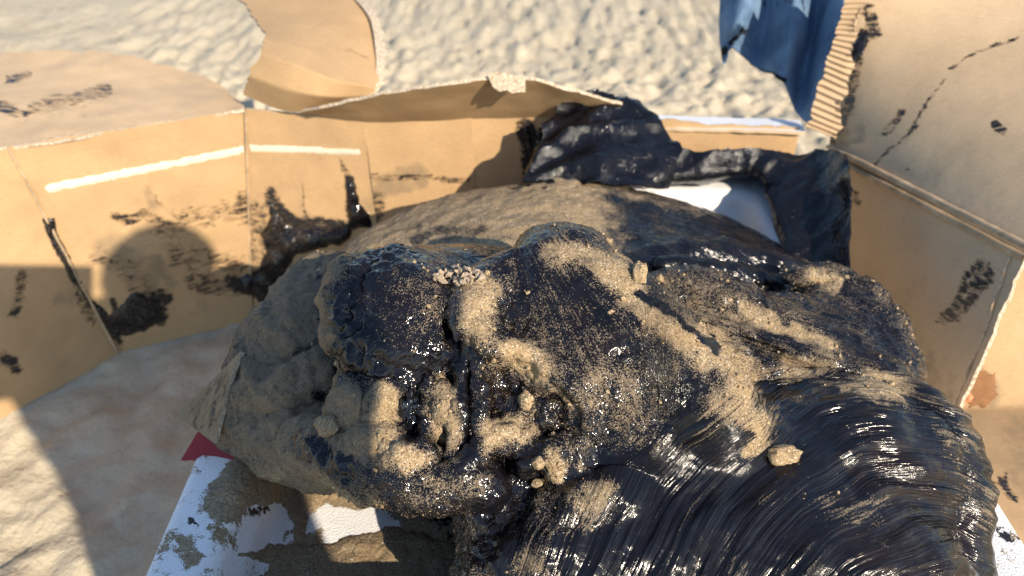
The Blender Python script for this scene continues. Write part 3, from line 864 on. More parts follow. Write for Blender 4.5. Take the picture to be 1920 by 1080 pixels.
VOX = .0024
def build_body():
    f = Field((-.33, .26, -.045), (.50, .98, .30), VOX)
    E, C, CH = f.ell, f.cap, f.chain
    # trunk under the shell
    E((.06, .78, -.04), (.30, .25, .10), .03)
    # left shoulder and folded left flipper, caked with sand
    E(at(655, 600, .86), (.080, .09, .072), .035, RV)
    E(at(575, 680, .80), (.070, .07, .072), .03, RV)
    E(at(525, 760, .765), (.055, .05, .045), .025, RV)
    E(at(468, 795, .755), (.028, .035, .030), .018, RV)
    E(at(590, 820, .73), (.06, .05, .040), .025, RV)
    E(at(640, 868, .70), (.050, .04, .022), .02, RV)
    CH([at(640, 700, .73), at(560, 730, .72), at(480, 755, .735)], [.018, .018, .014], .015)
    CH([at(650, 530, .80), at(570, 610, .79), at(510, 690, .775)], [.014, .014, .010], .015)
    # neck and right shoulder
    E(at(900, 640, .80), (.13, .10, .10), .04, RV)
    E(at(1430, 680, 0.815), (.15, .09, .075), .03, RV)
    E(at(1590, 620, 0.830), (.058, .06, .05), .018, RV)
    E(at(1545, 560, 0.860), (.050, .05, .028), .015, RV)
    E(at(1620, 700, 0.800), (.04, .06, .055), .03, RV)
    CH([at(1210, 560, 0.795), at(1300, 560, 0.785), at(1400, 600, 0.775), at(1500, 650, 0.755), at(1620, 690, 0.745)], [.018, .028, .026, .022, .018], .018)
    CH([at(1290, 640, 0.755), at(1400, 680, 0.740), at(1530, 700, 0.735), at(1650, 730, 0.730)], [.024, .024, .022, .02], .016)
    # hood of tarred skin hanging over the right side of the head
    E(at(1055, 518, .712), (.052, .058, .048), .012, RV)
    E(at(1012, 610, .712), (.075, .07, .07), .025, RV)
    E(at(1120, 720, .685), (.095, .075, .09), .025, RV)
    E(at(1210, 830, .680), (.090, .07, .09), .03, RV)
    E(at(1080, 900, .685), (.10, .065, .08), .03, RV)
    E(at(1070, 1020, .655), (.075, .06, .07), .03, RV)
    CH([at(1066, 526, .700), at(1140, 572, .680), at(1215, 640, .657), at(1290, 720, .637), at(1340, 800, .635)], [.036, .036, .034, .030, .026], .018)
    # head: crown plate, brow, face, cheeks
    E(at(845, 565, .745), (.075, .07, .056), .02, RV)
    E(at(775, 610, .70), (.066, .075, .066), .02, RV)
    E(at(760, 655, .655), (.058, .035, .026), .012, RV)
    E(at(765, 770, .675), (.062, .055, .058), .015, RV)
    E(at(960, 790, .675), (.065, .05, .06), .02, RV)
    E(at(860, 875, .665), (.085, .05, .034), .02, RV)
    CH([at(645, 640, .655), at(650, 570, .665), at(680, 510, .685), at(760, 485, .71)], [.010, .014, .014, .009], .008)
    # valley between crown and hood
    CH([at(948, 452, .735), at(952, 480, .710), at(930, 515, .690)], [.012, .013, .008], .006, True)
    CH([at(660, 440, .80), at(760, 452, .80), at(930, 448, .80)], [.006, .012, .010], .008, True)
    # lip of the hood
    CH([at(985, 500, .70), at(905, 545, .668), at(884, 610, .637), at(915, 668, .628), at(1000, 690, .63), at(1060, 745, .625), at(1090, 815, .625)], [.016, .02, .02, .018, .018, .018, .016], .012)
    CH([at(940, 500, .688), at(868, 545, .656), at(850, 610, .632), at(860, 680, .616)], [.006, .007, .007, .006], .005, True)
    # hollows: left eye socket, slot beside the beak, hollow under the hood, right socket
    E(at(772, 765, .612), (.013, .016, .022), .006, RV, True)
    CH([at(874, 640, .612), at(880, 700, .610), at(884, 770, .608), at(880, 850, .598)], [.006, .011, .012, .007], .004, True)
    CH([at(650, 708, .634), at(720, 722, .616), at(800, 712, .610), at(862, 700, .610)], [.004, .007, .007, .005], .004, True)
    CH([at(1012, 700, .606), at(1058, 752, .606), at(1076, 800, .606), at(1072, 838, .606)], [.004, .007, .008, .004], .004, True)
    E(at(945, 722, .610), (.034, .024, .024), .006, RV, True)
    E(at(905, 740, .612), (.012, .020, .030), .006, RV, True)
    E(at(1030, 782, .618), (.015, .014, .022), .006, RV, True)
    E(at(672, 665, .622), (.006, .012, .012), .004, RV, True)
    E(at(705, 690, .615), (.006, .012, .014), .004, RV, True)
    # columns of sand either side of the left eye, sand wedges, beak
    E(at(688, 770, .640), (.026, .018, .030), .006, RV)
    E(at(716, 772, .626), (.010, .012, .024), .004, rot_view(0, 0, -.08))
    E(at(833, 775, .622), (.012, .014, .027), .005, rot_view(0, 0, -.06))
    CH([at(806, 715, .624), at(800, 770, .622), at(806, 850, .606)], [.005, .006, .005], .004)
    E(at(840, 812, .606), (.006, .012, .008), .003, RV, True)
    CH([at(862, 700, .620), at(862, 780, .612), at(850, 850, .602)], [.004, .005, .005], .004)
    CH([at(895, 660, .620), at(897, 750, .613), at(902, 830, .606)], [.004, .004, .004], .004)
    CH([at(648, 700, .650), at(640, 780, .655), at(650, 820, .645)], [.004, .006, .004], .004, True)
    E(at(960, 830, .622), (.036, .022, .015), .010, rot_view(0, 0, .35))
    E(at(708, 828, .618), (.022, .018, .012), .004, rot_view(0, 0, -.35))
    E(at(738, 842, .610), (.012, .014, .010), .003, RV)
    E(at(765, 868, .602), (.026, .020, .015), .004, rot_view(0, 0, -.3))
    E(at(745, 900, .592), (.012, .012, .008), .004, RV)
    CH([at(908, 830, .603), at(880, 868, .594), at(845, 895, .588), at(815, 925, .585)], [.005, .006, .006, .004], .004)
    CH([at(880, 860, .598), at(905, 900, .594), at(950, 908, .598)], [.003, .004, .003], .004)
    # lower jaw rim
    CH([at(560, 832, .665), at(620, 856, .640), at(690, 888, .613), at(770, 914, .598), at(850, 922, .594), at(920, 920, .600)], [.014, .017, .018, .016, .014, .014], .010)
    E(at(1045, 872, .610), (.012, .012, .020), .008, RV)
    E(at(1085, 868, .612), (.009, .012, .022), .008, RV)
    E(at(990, 870, .606), (.009, .010, .008), .005, RV)
    # heavy streaked right flipper folded towards us
    E(at(1470, 1000, .70), (.145, .10, .125), .03, RV)
    E(at(1330, 1000, .665), (.14, .08, .09), .03, RV)
    E(at(1630, 900, .70), (.075, .07, .075), .03, RV)
    E(at(1150, 1100, .62), (.13, .06, .07), .03, RV)
    E(at(1520, 1150, .61), (.130, .07, .09), .03, RV)
    CH([at(1695, 765, .71), at(1730, 810, .70), at(1768, 880, .68), at(1780, 980, .655), at(1785, 1100, .63)], [.018, .024, .022, .022, .022], .012)
    CH([at(1030, 960, .605), at(1110, 945, .615), at(1190, 905, .625)], [.015, .018, .012], .012)
    E(at(1120, 945, .606), (.036, .015, .016), .016, rot_view(0, 0, -.25))
    # creases between the folds of the right shoulder
    CH([at(1195, 550, .735), at(1275, 612, .715), at(1350, 690, .69)], [.008, .012, .006], .006, True)
    CH([at(1440, 540, 0.820), at(1478, 590, 0.805), at(1500, 625, 0.785)], [.010, .014, .008], .008, True)
    CH([at(1300, 622, 0.730), at(1390, 640, 0.725), at(1480, 680, 0.715), at(1600, 715, 0.710)], [.003, .006, .006, .003], .006, True)
    CH([at(1280, 545, 0.795), at(1360, 560, 0.795), at(1440, 600, 0.785)], [.004, .007, .004], .006, True)
    CH([at(1395, 575, 0.765), at(1455, 608, 0.755), at(1550, 645, 0.745)], [.010, .011, .008], .006)
    CH([at(1480, 520, 0.830), at(1560, 515, 0.830), at(1640, 560, 0.815), at(1680, 640, 0.790)], [.008, .010, .010, .008], .008)
    # tar slumping onto the foam below the jaw
    E(at(965, 985, .660), (.050, .05, .045), .02, RV)
    CH([at(900, 955, .625), at(915, 1000, .625), at(905, 1040, .615)], [.010, .012, .008], .008)
    # sand ledges on the flipper
    V, F = f.mesh()
    # ---------------------------------------------------------------- relief
    N = normals_of(V, F)
    u, v = project(V)
    a2 = np.stack([V[:, 0], V @ UPV], 1)
    def pl(uu, vv, t): p = at(uu, vv, t); return np.array([p[0], p @ UPV])
    # smear directions, in the plane facing the animal's front
    c1 = pl(1690, 1290, .60); q = a2 - c1; q = q * np.array([.96, 1.0])
    r1 = np.hypot(q[:, 0], q[:, 1]); th1 = np.arctan2(q[:, 1], q[:, 0])
    c2 = pl(930, 330, .72); q2 = a2 - c2
    r2 = np.hypot(q2[:, 0], q2[:, 1]); th2 = np.arctan2(q2[:, 1], q2[:, 0])
    wf = paint(V, 0.0, [([(1150, 1080), (1300, 950), (1500, 850), (1700, 850), (1820, 1000)], 210, 1.0, .55), ([(1500, 1080), (1700, 1080)], 200, 1.0, .6),
                        ([(1150, 1000), (1000, 1060)], 90, .8, .4)], 10, 5)
    wh = paint(V, 0.0, [([(1060, 500), (1150, 640), (1250, 760)], 150, .5, .3), ([(1250, 600), (1500, 660), (1660, 700)], 90, .6, .3)], 10, 6) * (1 - wf)
    c3 = np.stack([a2[:, 1] + .35 * a2[:, 0], a2[:, 0]], 1)
    flow = np.zeros_like(V)
    warp1 = fbm(V, 7, 2, 77) * .007 + fbm(V, 26, 2, 78) * .0016
    flow[:, 0] = np.where(wf > wh, r1 + warp1, th2 * .16 + warp1 * .6)
    flow[:, 1] = np.where(wf > wh, th1 * .25, r2)
    right = sstep(1200, 1300, u) * (wf <= wh)
    flow[:, 0] = flow[:, 0] * (1 - right) + (c3[:, 0] + warp1) * right
    flow[:, 1] = flow[:, 1] * (1 - right) + c3[:, 1] * right
    streak = np.clip(np.maximum(wf, wh), 0, 1)
    fl3 = np.stack([flow[:, 0] * 50, flow[:, 1] * 2.4, fbm(V, 6, 2, 79) * .8], 1)
    ridge = (ridged(fl3, 1.0, 3, 121, .55))
    disp = fbm(V, 26, 4, 31, .55) * .0055 * (1 - .75 * streak)
    disp += ridged(V, 60, 2, 61) * .0012 * (1 - streak)
    amp = .35 + 1.1 * sstep(-.35, .5, fbm(V, 14, 2, 83))
    disp += ridge * (.0044 * wf * amp + .0022 * wh)
    broad = ridged(np.stack([flow[:, 0] * 22, flow[:, 1] * 3.5, fbm(V, 5, 2, 84) * .6], 1), 1.0, 2, 171)
    disp += broad * .0042 * wf
    leftm = paint(V, 0.0, [([(560, 540), (500, 700), (470, 790), (600, 780)], 130, 1, .6)], 6, 10)
    disp += leftm * (fbm(V, 40, 3, 191, .55) * .0026 + ridged(np.stack([V[:, 0] + .5 * V[:, 1], (V[:, 1] - .6 * V[:, 0]) * .4, V[:, 2] * 1.6], 1), 20, 3, 195) * .0048)
    bits = fbm(V, 130, 3, 211, .6)
    disp += bits * .0016 * (1 - streak)
    face = paint(V, 0.0, [([(760, 790), (960, 790)], 150, 1, .5)], 6, 8)
    disp += (fbm(V, 75, 3, 81, .6) * .0022 + ridged(V, 48, 2, 85) * .0026) * face
    crown = paint(V, 0.0, [([(760, 600), (880, 480)], 90, 1, .6), ([(730, 640), (820, 640)], 60, 1, .6)], 6, 9)
    disp *= (1 - .86 * crown)
    crest = paint(V, 0.0, [([(650, 600), (660, 530), (740, 485)], 28, 1, .5)], 4, 12)
    disp += crest * (ridged(V, 90, 3, 221) * .0030)
    V = V + N * disp[:, None]
    # ---------------------------------------------------------------- where sand sticks (0 bare tar .. 1 caked)
    sand = paint(V, .42, [
        ([(560, 520), (520, 700), (480, 780), (600, 700), (620, 850)], 120, .80, .6),
        ([(640, 930), (560, 880)], 90, .97, .5),
        ([(700, 900), (900, 940)], 60, .36, .4),
        # crown and crest
        ([(770, 560), (850, 480), (930, 470)], 80, .30, .5), ([(780, 640), (720, 600)], 75, .26, .5), ([(745, 482), (685, 500), (650, 560), (648, 640)], 36, .14, .5),
        ([(790, 610), (800, 570)], 40, .46, .2), ([(820, 500), (760, 520)], 24, .42, .2), ([(855, 610)], 24, .12, .4), ([(680, 690), (860, 690)], 34, .12, .5), ([(650, 640), (665, 700)], 20, .26, .4),
        # face
        ([(660, 760), (690, 800)], 40, .90, .4), ([(715, 725), (722, 812)], 24, .84, .5), ([(826, 722), (838, 825)], 26, .74, .4), ([(770, 740), (770, 800)], 22, .16, .5),
        ([(860, 640), (880, 860)], 16, .05, .5), ([(950, 700), (900, 760), (920, 780)], 46, .30, .5), ([(960, 740)], 40, .34, .3),
        ([(930, 820), (990, 800)], 34, .84, .5), ([(720, 825), (770, 870)], 32, .88, .6), ([(1030, 780)], 34, .10, .4),
        ([(560, 835), (690, 905), (800, 940)], 32, .34, .4), ([(580, 840), (650, 870)], 24, .24, .4), ([(830, 890), (810, 925)], 16, .12),
        ([(780, 925), (900, 910)], 36, .48, .3),
        # hood
        ([(905, 545), (885, 600)], 40, .84, .4), ([(895, 640), (925, 660)], 24, .62, .4), ([(960, 655), (1015, 700)], 34, .95, .3), ([(1000, 540), (960, 600)], 34, .35, .3),
        ([(1040, 470), (1110, 480)], 26, .72, .3), ([(1000, 520), (1080, 560), (1060, 620)], 60, .34, .3), ([(1140, 500), (1230, 590), (1330, 660)], 34, .93, .3),
        ([(1100, 680), (1180, 740), (1100, 800)], 110, .47, .4), ([(1150, 640), (1080, 620)], 40, .40, .2), ([(1230, 720), (1260, 800)], 70, .46, .4),
        ([(1050, 760), (1080, 830)], 22, .45), ([(1300, 720), (1270, 800)], 36, .22, .3),
        ([(960, 880), (1060, 890), (1200, 890)], 50, .16, .4), ([(1040, 850), (1045, 895)], 18, .9, .4), ([(1085, 870)], 16, .7), ([(960, 1000), (1000, 940)], 50, .36, .3),
        ([(1120, 945)], 62, .80, .5), ([(1020, 1000), (1000, 1060)], 40, .55, .3), ([(940, 930), (960, 1000)], 34, .12, .3), ([(930, 1040)], 50, .22, .4),
        # flipper
        ([(1400, 900), (1560, 820), (1740, 860)], 90, .20, .5), ([(1150, 1060), (1350, 930), (1500, 1000), (1700, 1050)], 130, .20, .6), ([(1700, 980), (1800, 1060)], 90, .28, .5),
        ([(1540, 950), (1640, 955)], 30, .46, .3), ([(1830, 900), (1840, 1000)], 22, .42), ([(1765, 800), (1800, 860)], 24, .46),
        ([(1410, 790), (1435, 830), (1400, 850)], 20, .86, .4), ([(1330, 760), (1450, 790)], 30, .62, .3),
        # right shoulder
        ([(1250, 560), (1400, 600)], 50, .52, .3), ([(1340, 650), (1400, 720)], 38, .80, .3), ([(1400, 580), (1460, 612), (1560, 645)], 16, .84, .3), ([(1480, 690), (1560, 690)], 30, .70, .3),
        ([(1600, 710), (1680, 730)], 30, .80, .3), ([(1560, 590), (1620, 640), (1660, 660)], 40, .34, .3), ([(1520, 520), (1560, 530)], 22, .86, .3), ([(1600, 690), (1500, 740)], 26, .42, .2),
        ([(905, 960), (912, 1040)], 30, .2, .3), ([(600, 510)], 16, .45, .3), ([(560, 655), (575, 660)], 16, .4, .3), ([(600, 742), (620, 745)], 14, .35, .3), ([(640, 690), (635, 720)], 10, .4, .3), ([(1200, 556), (1280, 606), (1340, 655)], 9, .12, .3), ([(1600, 540), (1680, 640)], 24, .28), ([(1230, 545), (1330, 540)], 18, .5), ([(1660, 780), (1560, 740), (1440, 730)], 16, .3)], 22, 14, 40, 1.35)
    sand = np.clip(sand + fbm(V, 38, 3, 301) * .13 * (1 - .4 * crown) + fbm(V, 120, 2, 311) * .08, 0, 1.05)
    V = V + normals_of(V, F) * (.0014 * sstep(.55, .9, sand) * (1 - .6 * streak))[:, None]
    damp_shade = paint(V, .12, [([(540, 560), (500, 700), (480, 800), (600, 760), (620, 900), (600, 520)], 120, .95, .6), ([(640, 940)], 90, .6)], 10, 15)  # strokes darken the left shoulder and flipper sand, shade put into the colour
    brown = paint(V, .15, [([(1640, 900), (1760, 900), (1780, 1060), (1640, 1000)], 100, 1.0, .5), ([(950, 720)], 60, .8, .4), ([(1150, 640), (1100, 620)], 50, .6), ([(1560, 700), (1650, 680)], 60, .7)], 20, 16)
    o = mesh_obj("body", V, F, M_BODY, None, True, {"sand": sand, "flow": flow, "streak": streak, "damp_shade": damp_shade, "brown": brown})
    return o
def build_carapace():
    f = Field((-.36, .44, -.10), (.50, 1.06, .22), .0035)
    R = Matrix.Rotation(math.radians(3), 3, 'Y')
    f.ell((.085, .775, -.020), (.345, .268, .142), .02, R)
    # raised keel scutes and wrinkled rim
    for k in range(4):
        f.ell((.03 + .02 * k, .70 + .075 * k, .106 - .004 * k), (.05, .035, .010), .03, R)
    f.chain([at(1150, 505, .865), at(1280, 478, .905), at(1400, 490, .925), at(1515, 510, .93)], [.014, .018, .016, .012], .014)
    f.chain([at(1240, 500, .855), at(1370, 520, .87), at(1500, 545, .885)], [.010, .014, .012], .012)
    V, F = f.mesh()
    N = normals_of(V, F)
    disp = fbm(V, 22, 4, 131, .55) * .0045 + ridged(V, 34, 2, 141) * .0014
    V = V + N * disp[:, None]
    u, v = project(V)
    sand = paint(V, .72, [([(700, 430), (1000, 370), (1130, 400)], 100, .93, .5), ([(600, 450), (560, 520)], 80, .95, .5), ([(780, 440), (900, 430)], 22, .45, .3),
                          ([(1250, 420), (1420, 470)], 130, .28, .5), ([(1180, 370), (1230, 440)], 60, .36, .3), ([(1140, 350), (1300, 392)], 16, .55, .3), ([(1280, 480), (1500, 520)], 44, .16, .4), ([(1180, 500), (1220, 490)], 40, .15, .4),
                          ([(800, 340), (1030, 338)], 9, .1)], 20, 134, 40, 1.25)
    sand = np.clip(sand + fbm(V, 30, 3, 301) * .15 + fbm(V, 110, 2, 311) * .08, 0, 1.05)
    damp_shade = paint(V, .25, [([(1250, 420), (1420, 470)], 120, .5, .4), ([(600, 480)], 100, .5, .4), ([(700, 400), (1000, 380)], 90, .30)], 10, 15)
    flow = np.stack([V[:, 1] + .3 * V[:, 0], V[:, 0], V[:, 2]], 1)
    streak = paint(V, .1, [([(1250, 430), (1500, 520)], 130, .45, .4)], 10, 17)
    return mesh_obj("carapace", V, F, M_BODY, None, True, {"sand": sand, "flow": flow, "streak": streak, "damp_shade": damp_shade})

turtle = empty("sea_turtle")
tag(turtle, "sea turtle smothered in black tar and sand, head facing us", "turtle")
body = build_body(); body.parent = turtle
cara = build_carapace(); cara.parent = turtle

def blob(name, c, r, mat, parent, seed=1, rough=.25, sub=4, attrs=None, rot=None, fs=1.6):
    bm = bmesh.new(); bmesh.ops.create_icosphere(bm, subdivisions=sub, radius=1)
    V = np.array([tuple(v.co) for v in bm.verts]); F = np.array([[v.index for v in fa.verts] for fa in bm.faces]); bm.free()
    d = fbm(V + seed * 3.1, fs, 4, seed, .55)
    V = V * (1 + rough * d)[:, None] * np.array(r)
    V = V @ np.array(rot if rot is not None else RV).T + np.array(c)
    A = {k: np.full(len(V), x) for k, x in (attrs or {}).items()}; A["flow"] = V
    return mesh_obj(name, V, F, mat, parent, True, A)
SANDY = {"sand": 1.0, "streak": 0., "damp_shade": .1}
blob("eye", at(770, 772, .624), (.009, .007, .014), M_EYE, turtle, 3, .75, 4, None, None, 2.2)
blob("eye", at(1026, 778, .624), (.012, .009, .017), M_BODY, turtle, 4, .60, 4, {"sand": .33, "streak": 0., "damp_shade": .4, "brown": .2}, None, 2.4)
bodybv = BVHTree.FromPolygons([v.co[:] for v in body.data.vertices], [p.vertices[:] for p in body.data.polygons])
def onbody(u, v, lift=0.0):
    loc, n, i, d = hit(bodybv, u, v)
    return np.array(loc + n * lift), np.array(n)
for (u, v, r, sd, dmp) in ((612, 803, (.011, .009, .009), 11, .55), (988, 756, (.006, .005, .007), 12, .0), (1468, 858, (.013, .008, .008), 13, .0), (1005, 868, (.005, .005, .005), 14, .3),
                           (1010, 905, (.005, .004, .004), 15, .5), (1195, 520, (.006, .005, .010), 16, .1), (1238, 525, (.004, .004, .004), 17, .2)):
    c, n = onbody(u, v, .003)
    blob("sand_clump", c, r, M_BODY, turtle, sd, .45, 3, {"sand": 1.0, "streak": 0., "damp_shade": dmp}, None, 1.4)
# crumbs of sand standing proud of the tar
def crumbs():
    me = body.data; n = len(me.vertices)
    co = np.zeros(n * 3, np.float32); me.vertices.foreach_get("co", co); co = co.reshape(-1, 3).astype(float)
    nr = np.zeros(n * 3, np.float32); me.vertices.foreach_get("normal", nr); nr = nr.reshape(-1, 3)
    sa = np.zeros(n, np.float32); me.attributes["sand"].data.foreach_get("value", sa)
    stv = np.zeros(n, np.float32); me.attributes["streak"].data.foreach_get("value", stv)
    u, v = project(co); vis = ((CAM - co) * nr).sum(1) > 0
    w = np.where(vis & (v < 1090), np.clip(sa - .22, 0, .6) ** 1.3 * (1 - .8 * stv), 0) * np.where(fbm(co, 26, 2, 401) > .05, 1, .12) * sstep(560, 680, u)
    pick = rng.choice(n, 1700, replace=False, p=w / w.sum())
    bm = bmesh.new(); bmesh.ops.create_icosphere(bm, subdivisions=1, radius=1)
    B = np.array([tuple(x.co) for x in bm.verts]); BF = np.array([[x.index for x in fa.verts] for fa in bm.faces]); bm.free()
    Vs, Fs = [], []
    for i, q in enumerate(pick):
        r = .0006 + .0020 * rng.random() ** 5
        Vs.append(B * rng.uniform(.55, 1.3, (len(B), 1)) * r * rng.uniform(.7, 1.3, 3) + co[q] + nr[q] * r * .3); Fs.append(BF + i * len(B))
    V = np.vstack(Vs); z = np.zeros(len(V))
    o = mesh_obj("sand_crumbs", V, np.vstack(Fs), M_BODY, turtle, False, {"sand": z + .97, "streak": z, "damp_shade": z + .15, "brown": z, "flow": V})
    o["kind"] = "stuff"
crumbs()
# barnacle cluster on the crown
def barnacles():
    Vs, Fs = [], []
    k = 0
    mb = NT("barnacle_shell"); p = mb.obj()
    mb.setb("Base Color", mb.mix(mb.noise(p, 190, 3, .8), rgba(.13, .085, .055), rgba(.62, .50, .36))); mb.setb("Roughness", .7)
    for q in range(90):
        u = rng.uniform(812, 905); v = 521 + rng.uniform(-17, 17) * math.sin(math.pi * (u - 805) / 108)
        try: c, n = onbody(u, v, .001)
        except Exception: continue
        bm = bmesh.new(); bmesh.ops.create_icosphere(bm, subdivisions=1, radius=1)
        V = np.array([tuple(x.co) for x in bm.verts]); F = np.array([[x.index for x in fa.verts] for fa in bm.faces]); bm.free()
        V *= rng.uniform(.5, 1.4, (len(V), 1)); V *= rng.uniform(.0008, .0038, 3)
        R = np.array(Matrix.Rotation(rng.uniform(0, 6.28), 3, Vector(rng.normal(size=3)).normalized()))
        Vs.append(V @ R.T + c + np.array(n) * rng.uniform(0, .003)); Fs.append(F + k); k += len(V)
    o = mesh_obj("barnacle_cluster", np.vstack(Vs), np.vstack(Fs), mb.m, turtle, False)
    o["label"] = "pale crusty barnacle cluster on top of the head"
barnacles()

# ------------------------------------------------------------------ black plastic bag and tar at the far end
def bagcr(P):
    Q = P @ np.array([[.8, .3, .5], [-.4, .9, .1], [-.45, -.3, .85]]).T * np.array([1.0, 2.2, .55])
    return ridged(Q, 10, 3, 201, .5) * .011 + fbm(P, 22, 2, 205) * .004
bag = empty("black_plastic_bag")
tag(bag, "crumpled black plastic bag stuffed behind the turtle's shell", "plastic bag")
sheet("crumpled_heap", [
    [at(1062, 205, 1.135), at(1105, 200, 1.13), at(1160, 203, 1.13), at(1205, 216, 1.13)],
    [at(1035, 240, 1.10), at(1090, 235, 1.09), at(1170, 250, 1.085), at(1260, 262, 1.09)],
    [at(1005, 300, 1.06), at(1090, 290, 1.05), at(1190, 300, 1.05), at(1270, 296, 1.07)],
    [at(985, 350, 1.05), at(1090, 355, 1.03), at(1180, 356, 1.03), at(1240, 348, 1.07)]],
    mat=M_BAG, parent=bag, smooth=(True, True), res=.005, thick=.002, seed=23, warp=.006, crumple=lambda P: bagcr(P) * 1.3, edge_mat=M_BAG,
    sand=[([(1060, 220), (1200, 300)], 120, .6)], jag={'top': .008, 'left': .010, 'right': .008})
sheet("film_fold", [
    [at(1200, 245, 1.125), at(1300, 282, 1.12), at(1400, 280, 1.12), at(1490, 290, 1.12), at(1552, 286, 1.09), at(1590, 300, 1.05)],
    [at(1200, 300, 1.115), at(1300, 312, 1.12), at(1400, 306, 1.12), at(1480, 330, 1.09), at(1555, 330, 1.06), at(1600, 340, 1.00)],
    [at(1200, 340, 1.11), at(1300, 334, 1.13), at(1420, 326, 1.13), at(1450, 365, 1.08), at(1540, 400, 1.03), at(1600, 410, .97)],
    [at(1210, 346, 1.17), at(1300, 338, 1.19), at(1432, 331, 1.19), at(1462, 415, 1.05), at(1535, 470, 1.00), at(1600, 480, .95)],
    [at(1220, 350, 1.19), at(1310, 342, 1.20), at(1436, 336, 1.20), at(1470, 480, 1.02), at(1530, 530, .98), at(1600, 545, .93)]],
    mat=M_BAG, parent=bag, smooth=(True, True), res=.005, thick=.002, seed=24, warp=.004, crumple=lambda P: bagcr(P) * .55, edge_mat=M_BAG,
    sand=[([(1500, 420)], 40, .7)], jag={'top': .006})

# ------------------------------------------------------------------ blue cloth hanging over the far corner
cl = sheet("hanging_cloth", [
    [at(1345, -90, 1.33), at(1395, -90, 1.27), at(1440, -90, 1.33), at(1490, -90, 1.26), at(1540, -90, 1.29), at(1585, -90, 1.24), at(1620, -90, 1.24)],
    [at(1348, 0, 1.33), at(1400, 0, 1.27), at(1440, 0, 1.33), at(1490, 0, 1.25), at(1535, 0, 1.31), at(1580, 0, 1.23), at(1615, 0, 1.24)],
    [at(1347, 60, 1.33), at(1385, 40, 1.27), at(1430, 60, 1.33), at(1485, 60, 1.25), at(1525, 60, 1.31), at(1565, 60, 1.22), at(1600, 60, 1.23)],
    [at(1352, 108, 1.33), at(1372, 78, 1.30), at(1420, 118, 1.33), at(1470, 130, 1.255), at(1512, 120, 1.30), at(1550, 120, 1.22), at(1585, 120, 1.23)],
    [at(1358, 122, 1.33), at(1375, 88, 1.30), at(1418, 128, 1.33), at(1466, 150, 1.255), at(1497, 215, 1.27), at(1530, 235, 1.22), at(1560, 250, 1.22)]],
    mat=M_DENIM, smooth=(True, True), res=.006, thick=.002, seed=26, warp=.006, edge_mat=M_DENIM, jag={'bottom': .007, 'left': .003},
    tar=[([(1352, 105), (1395, 55)], 14, .75, .2), ([(1395, 125), (1470, 148)], 12, .8), ([(1440, 0), (1500, 10)], 24, .45)])
tag(cl, "torn blue cloth hanging behind the far corner of the box", "cloth")

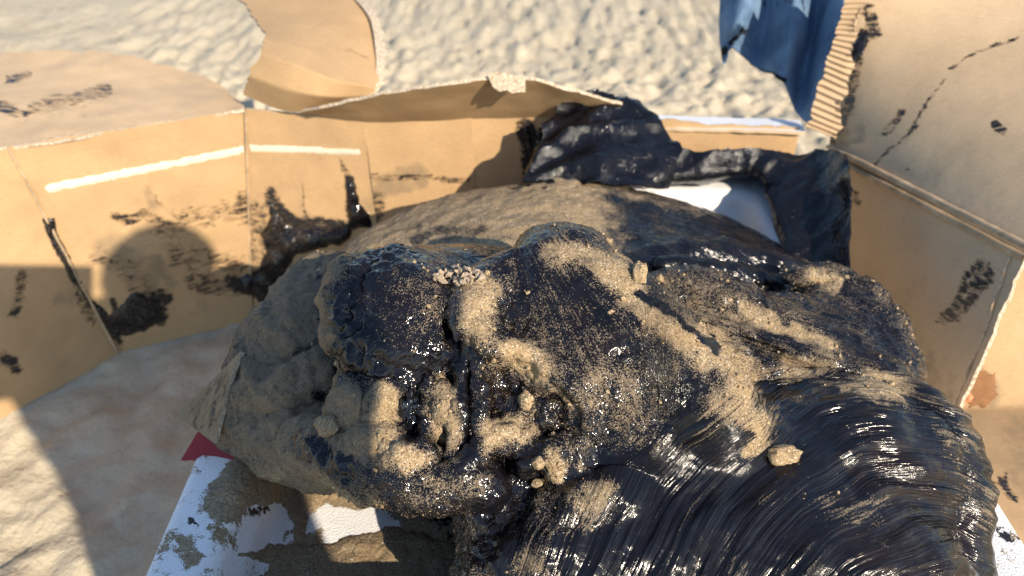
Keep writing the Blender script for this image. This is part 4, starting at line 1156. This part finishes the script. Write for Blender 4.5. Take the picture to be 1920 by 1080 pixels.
# ------------------------------------------------------------------ the photographer, kneeling behind the lens
def person():
    root = empty("person")
    tag(root, "person kneeling in dark clothes, holding a phone out over the box", "person")
    pts, edges, rad = [], [], []
    def v(p, r, prev=None):
        pts.append(p); rad.append(r)
        if prev is not None: edges.append((prev, len(pts) - 1))
        return len(pts) - 1
    px, py = .262, -.36
    pel = v((px, py - .02, .20), (.135, .11))
    ab = v((px, py - .01, .36), (.115, .10), pel); ch = v((px + .01, py, .56), (.115, .11), ab); up = v((px + .03, py + .01, .70), (.12, .09), ch)
    nk = v((px + .06, py + .04, .77), (.06, .06), up); hd = v((px + .105, py + .08, .79), (.078, .085), nk); tp = v((px + .11, py + .08, .86), (.075, .085), hd); v((px + .11, py + .08, .905), (.04, .045), tp)
    v((px + .105, py + .17, .82), (.014, .016), hd)
    for s_ in (-1, 1):
        sh = v((px + (-.12 if s_ < 0 else .182), py + .01, .735 if s_ < 0 else .825), (.072, .072), up)
        if s_ < 0:
            el = v((px - .36, py + .08, .655), (.065, .085), sh); wr = v((-.085, -.085, .560), (.028, .026), el); hn = v((-.075, -.045, .585), (.030, .016), wr)
            hx, hy, hz = -.075, -.022, .59
        else:
            el = v((px + .01, py - .13, .50), (.044, .044), sh); wr = v((px + .10, py + .10, .16), (.030, .028), el); hn = v((px + .12, py + .17, .10), (.034, .018), wr)
            hx, hy, hz = px + .12, py + .22, .07
        for q, (dx, dz) in enumerate(((.0, .034), (-s_ * .010, .022), (-s_ * .014, .008), (-s_ * .012, -.006))):
            k1 = v((hx + dx * .2, hy, hz + dz), (.009, .009), hn); v((hx - s_ * .010 + dx, hy + .012, hz + dz), (.008, .008), k1)
        th = v((hx - s_ * .022, hy - .028, hz + .012), (.010, .010), hn); v((hx - s_ * .040, hy - .012, hz + .016), (.009, .009), th)
        hp = v((px + s_ * .10, py - .01, .12), (.095, .095), pel); kn = v((px + s_ * .13, py + .30, -.17), (.068, .066), hp)
        an = v((px + s_ * .12, py - .10, -.215), (.042, .042), kn); v((px + s_ * .12, py - .20, -.225), (.034, .034), an)
    me = bpy.data.meshes.new("body"); me.from_pydata(pts, edges, [])
    o = bpy.data.objects.new("body", me); COL.objects.link(o); o.parent = root
    sk = o.modifiers.new("skin", 'SKIN'); sb = o.modifiers.new("smooth", 'SUBSURF'); sb.levels = 2; sb.render_levels = 2
    if not me.skin_vertices: 
        bpy.context.view_layer.objects.active = o
    for i, r in enumerate(rad): me.skin_vertices[0].data[i].radius = r
    me.skin_vertices[0].data[0].use_root = True
    me.materials.append(mat_simple("dark_clothing", (.05, .055, .07), .9, .2, .2, 40))
    blob("hair", (px + .108, py + .065, .84), (.086, .095, .080), mat_simple("dark_hair", (.03, .022, .016), .6, .4, .3, 120), root, 5, .10, 3, None, Matrix.Identity(3))
    ph = empty("smartphone"); tag(ph, "black smartphone held level in one hand over the turtle", "phone")
    def bx(name, c, d, mat):
        bm = bmesh.new(); bmesh.ops.create_cube(bm, size=1)
        bmesh.ops.scale(bm, vec=d, verts=bm.verts); bmesh.ops.bevel(bm, geom=bm.edges, offset=min(d) * .4, segments=3, affect='EDGES')
        R = Matrix(((1, 0, 0), (0, CP, SP), (0, -SP, CP)))
        bm.transform(Matrix.Translation(Vector(c)) @ R.to_4x4())
        m = bpy.data.meshes.new(name); bm.to_mesh(m); bm.free(); m.materials.append(mat)
        q = bpy.data.objects.new(name, m); COL.objects.link(q); q.parent = ph
    bk = CAM - FWD * .012; bx("case", bk + RGT * -.03, (.15, .008, .072), mat_simple("black_glass", (.012, .012, .014), .15, .5, .1, 30, 0.))
    bx("screen", bk - FWD * .005 + RGT * -.03, (.142, .002, .066), mat_simple("dark_screen", (.02, .02, .025), .08, .5, .1, 30, 0.))
person()
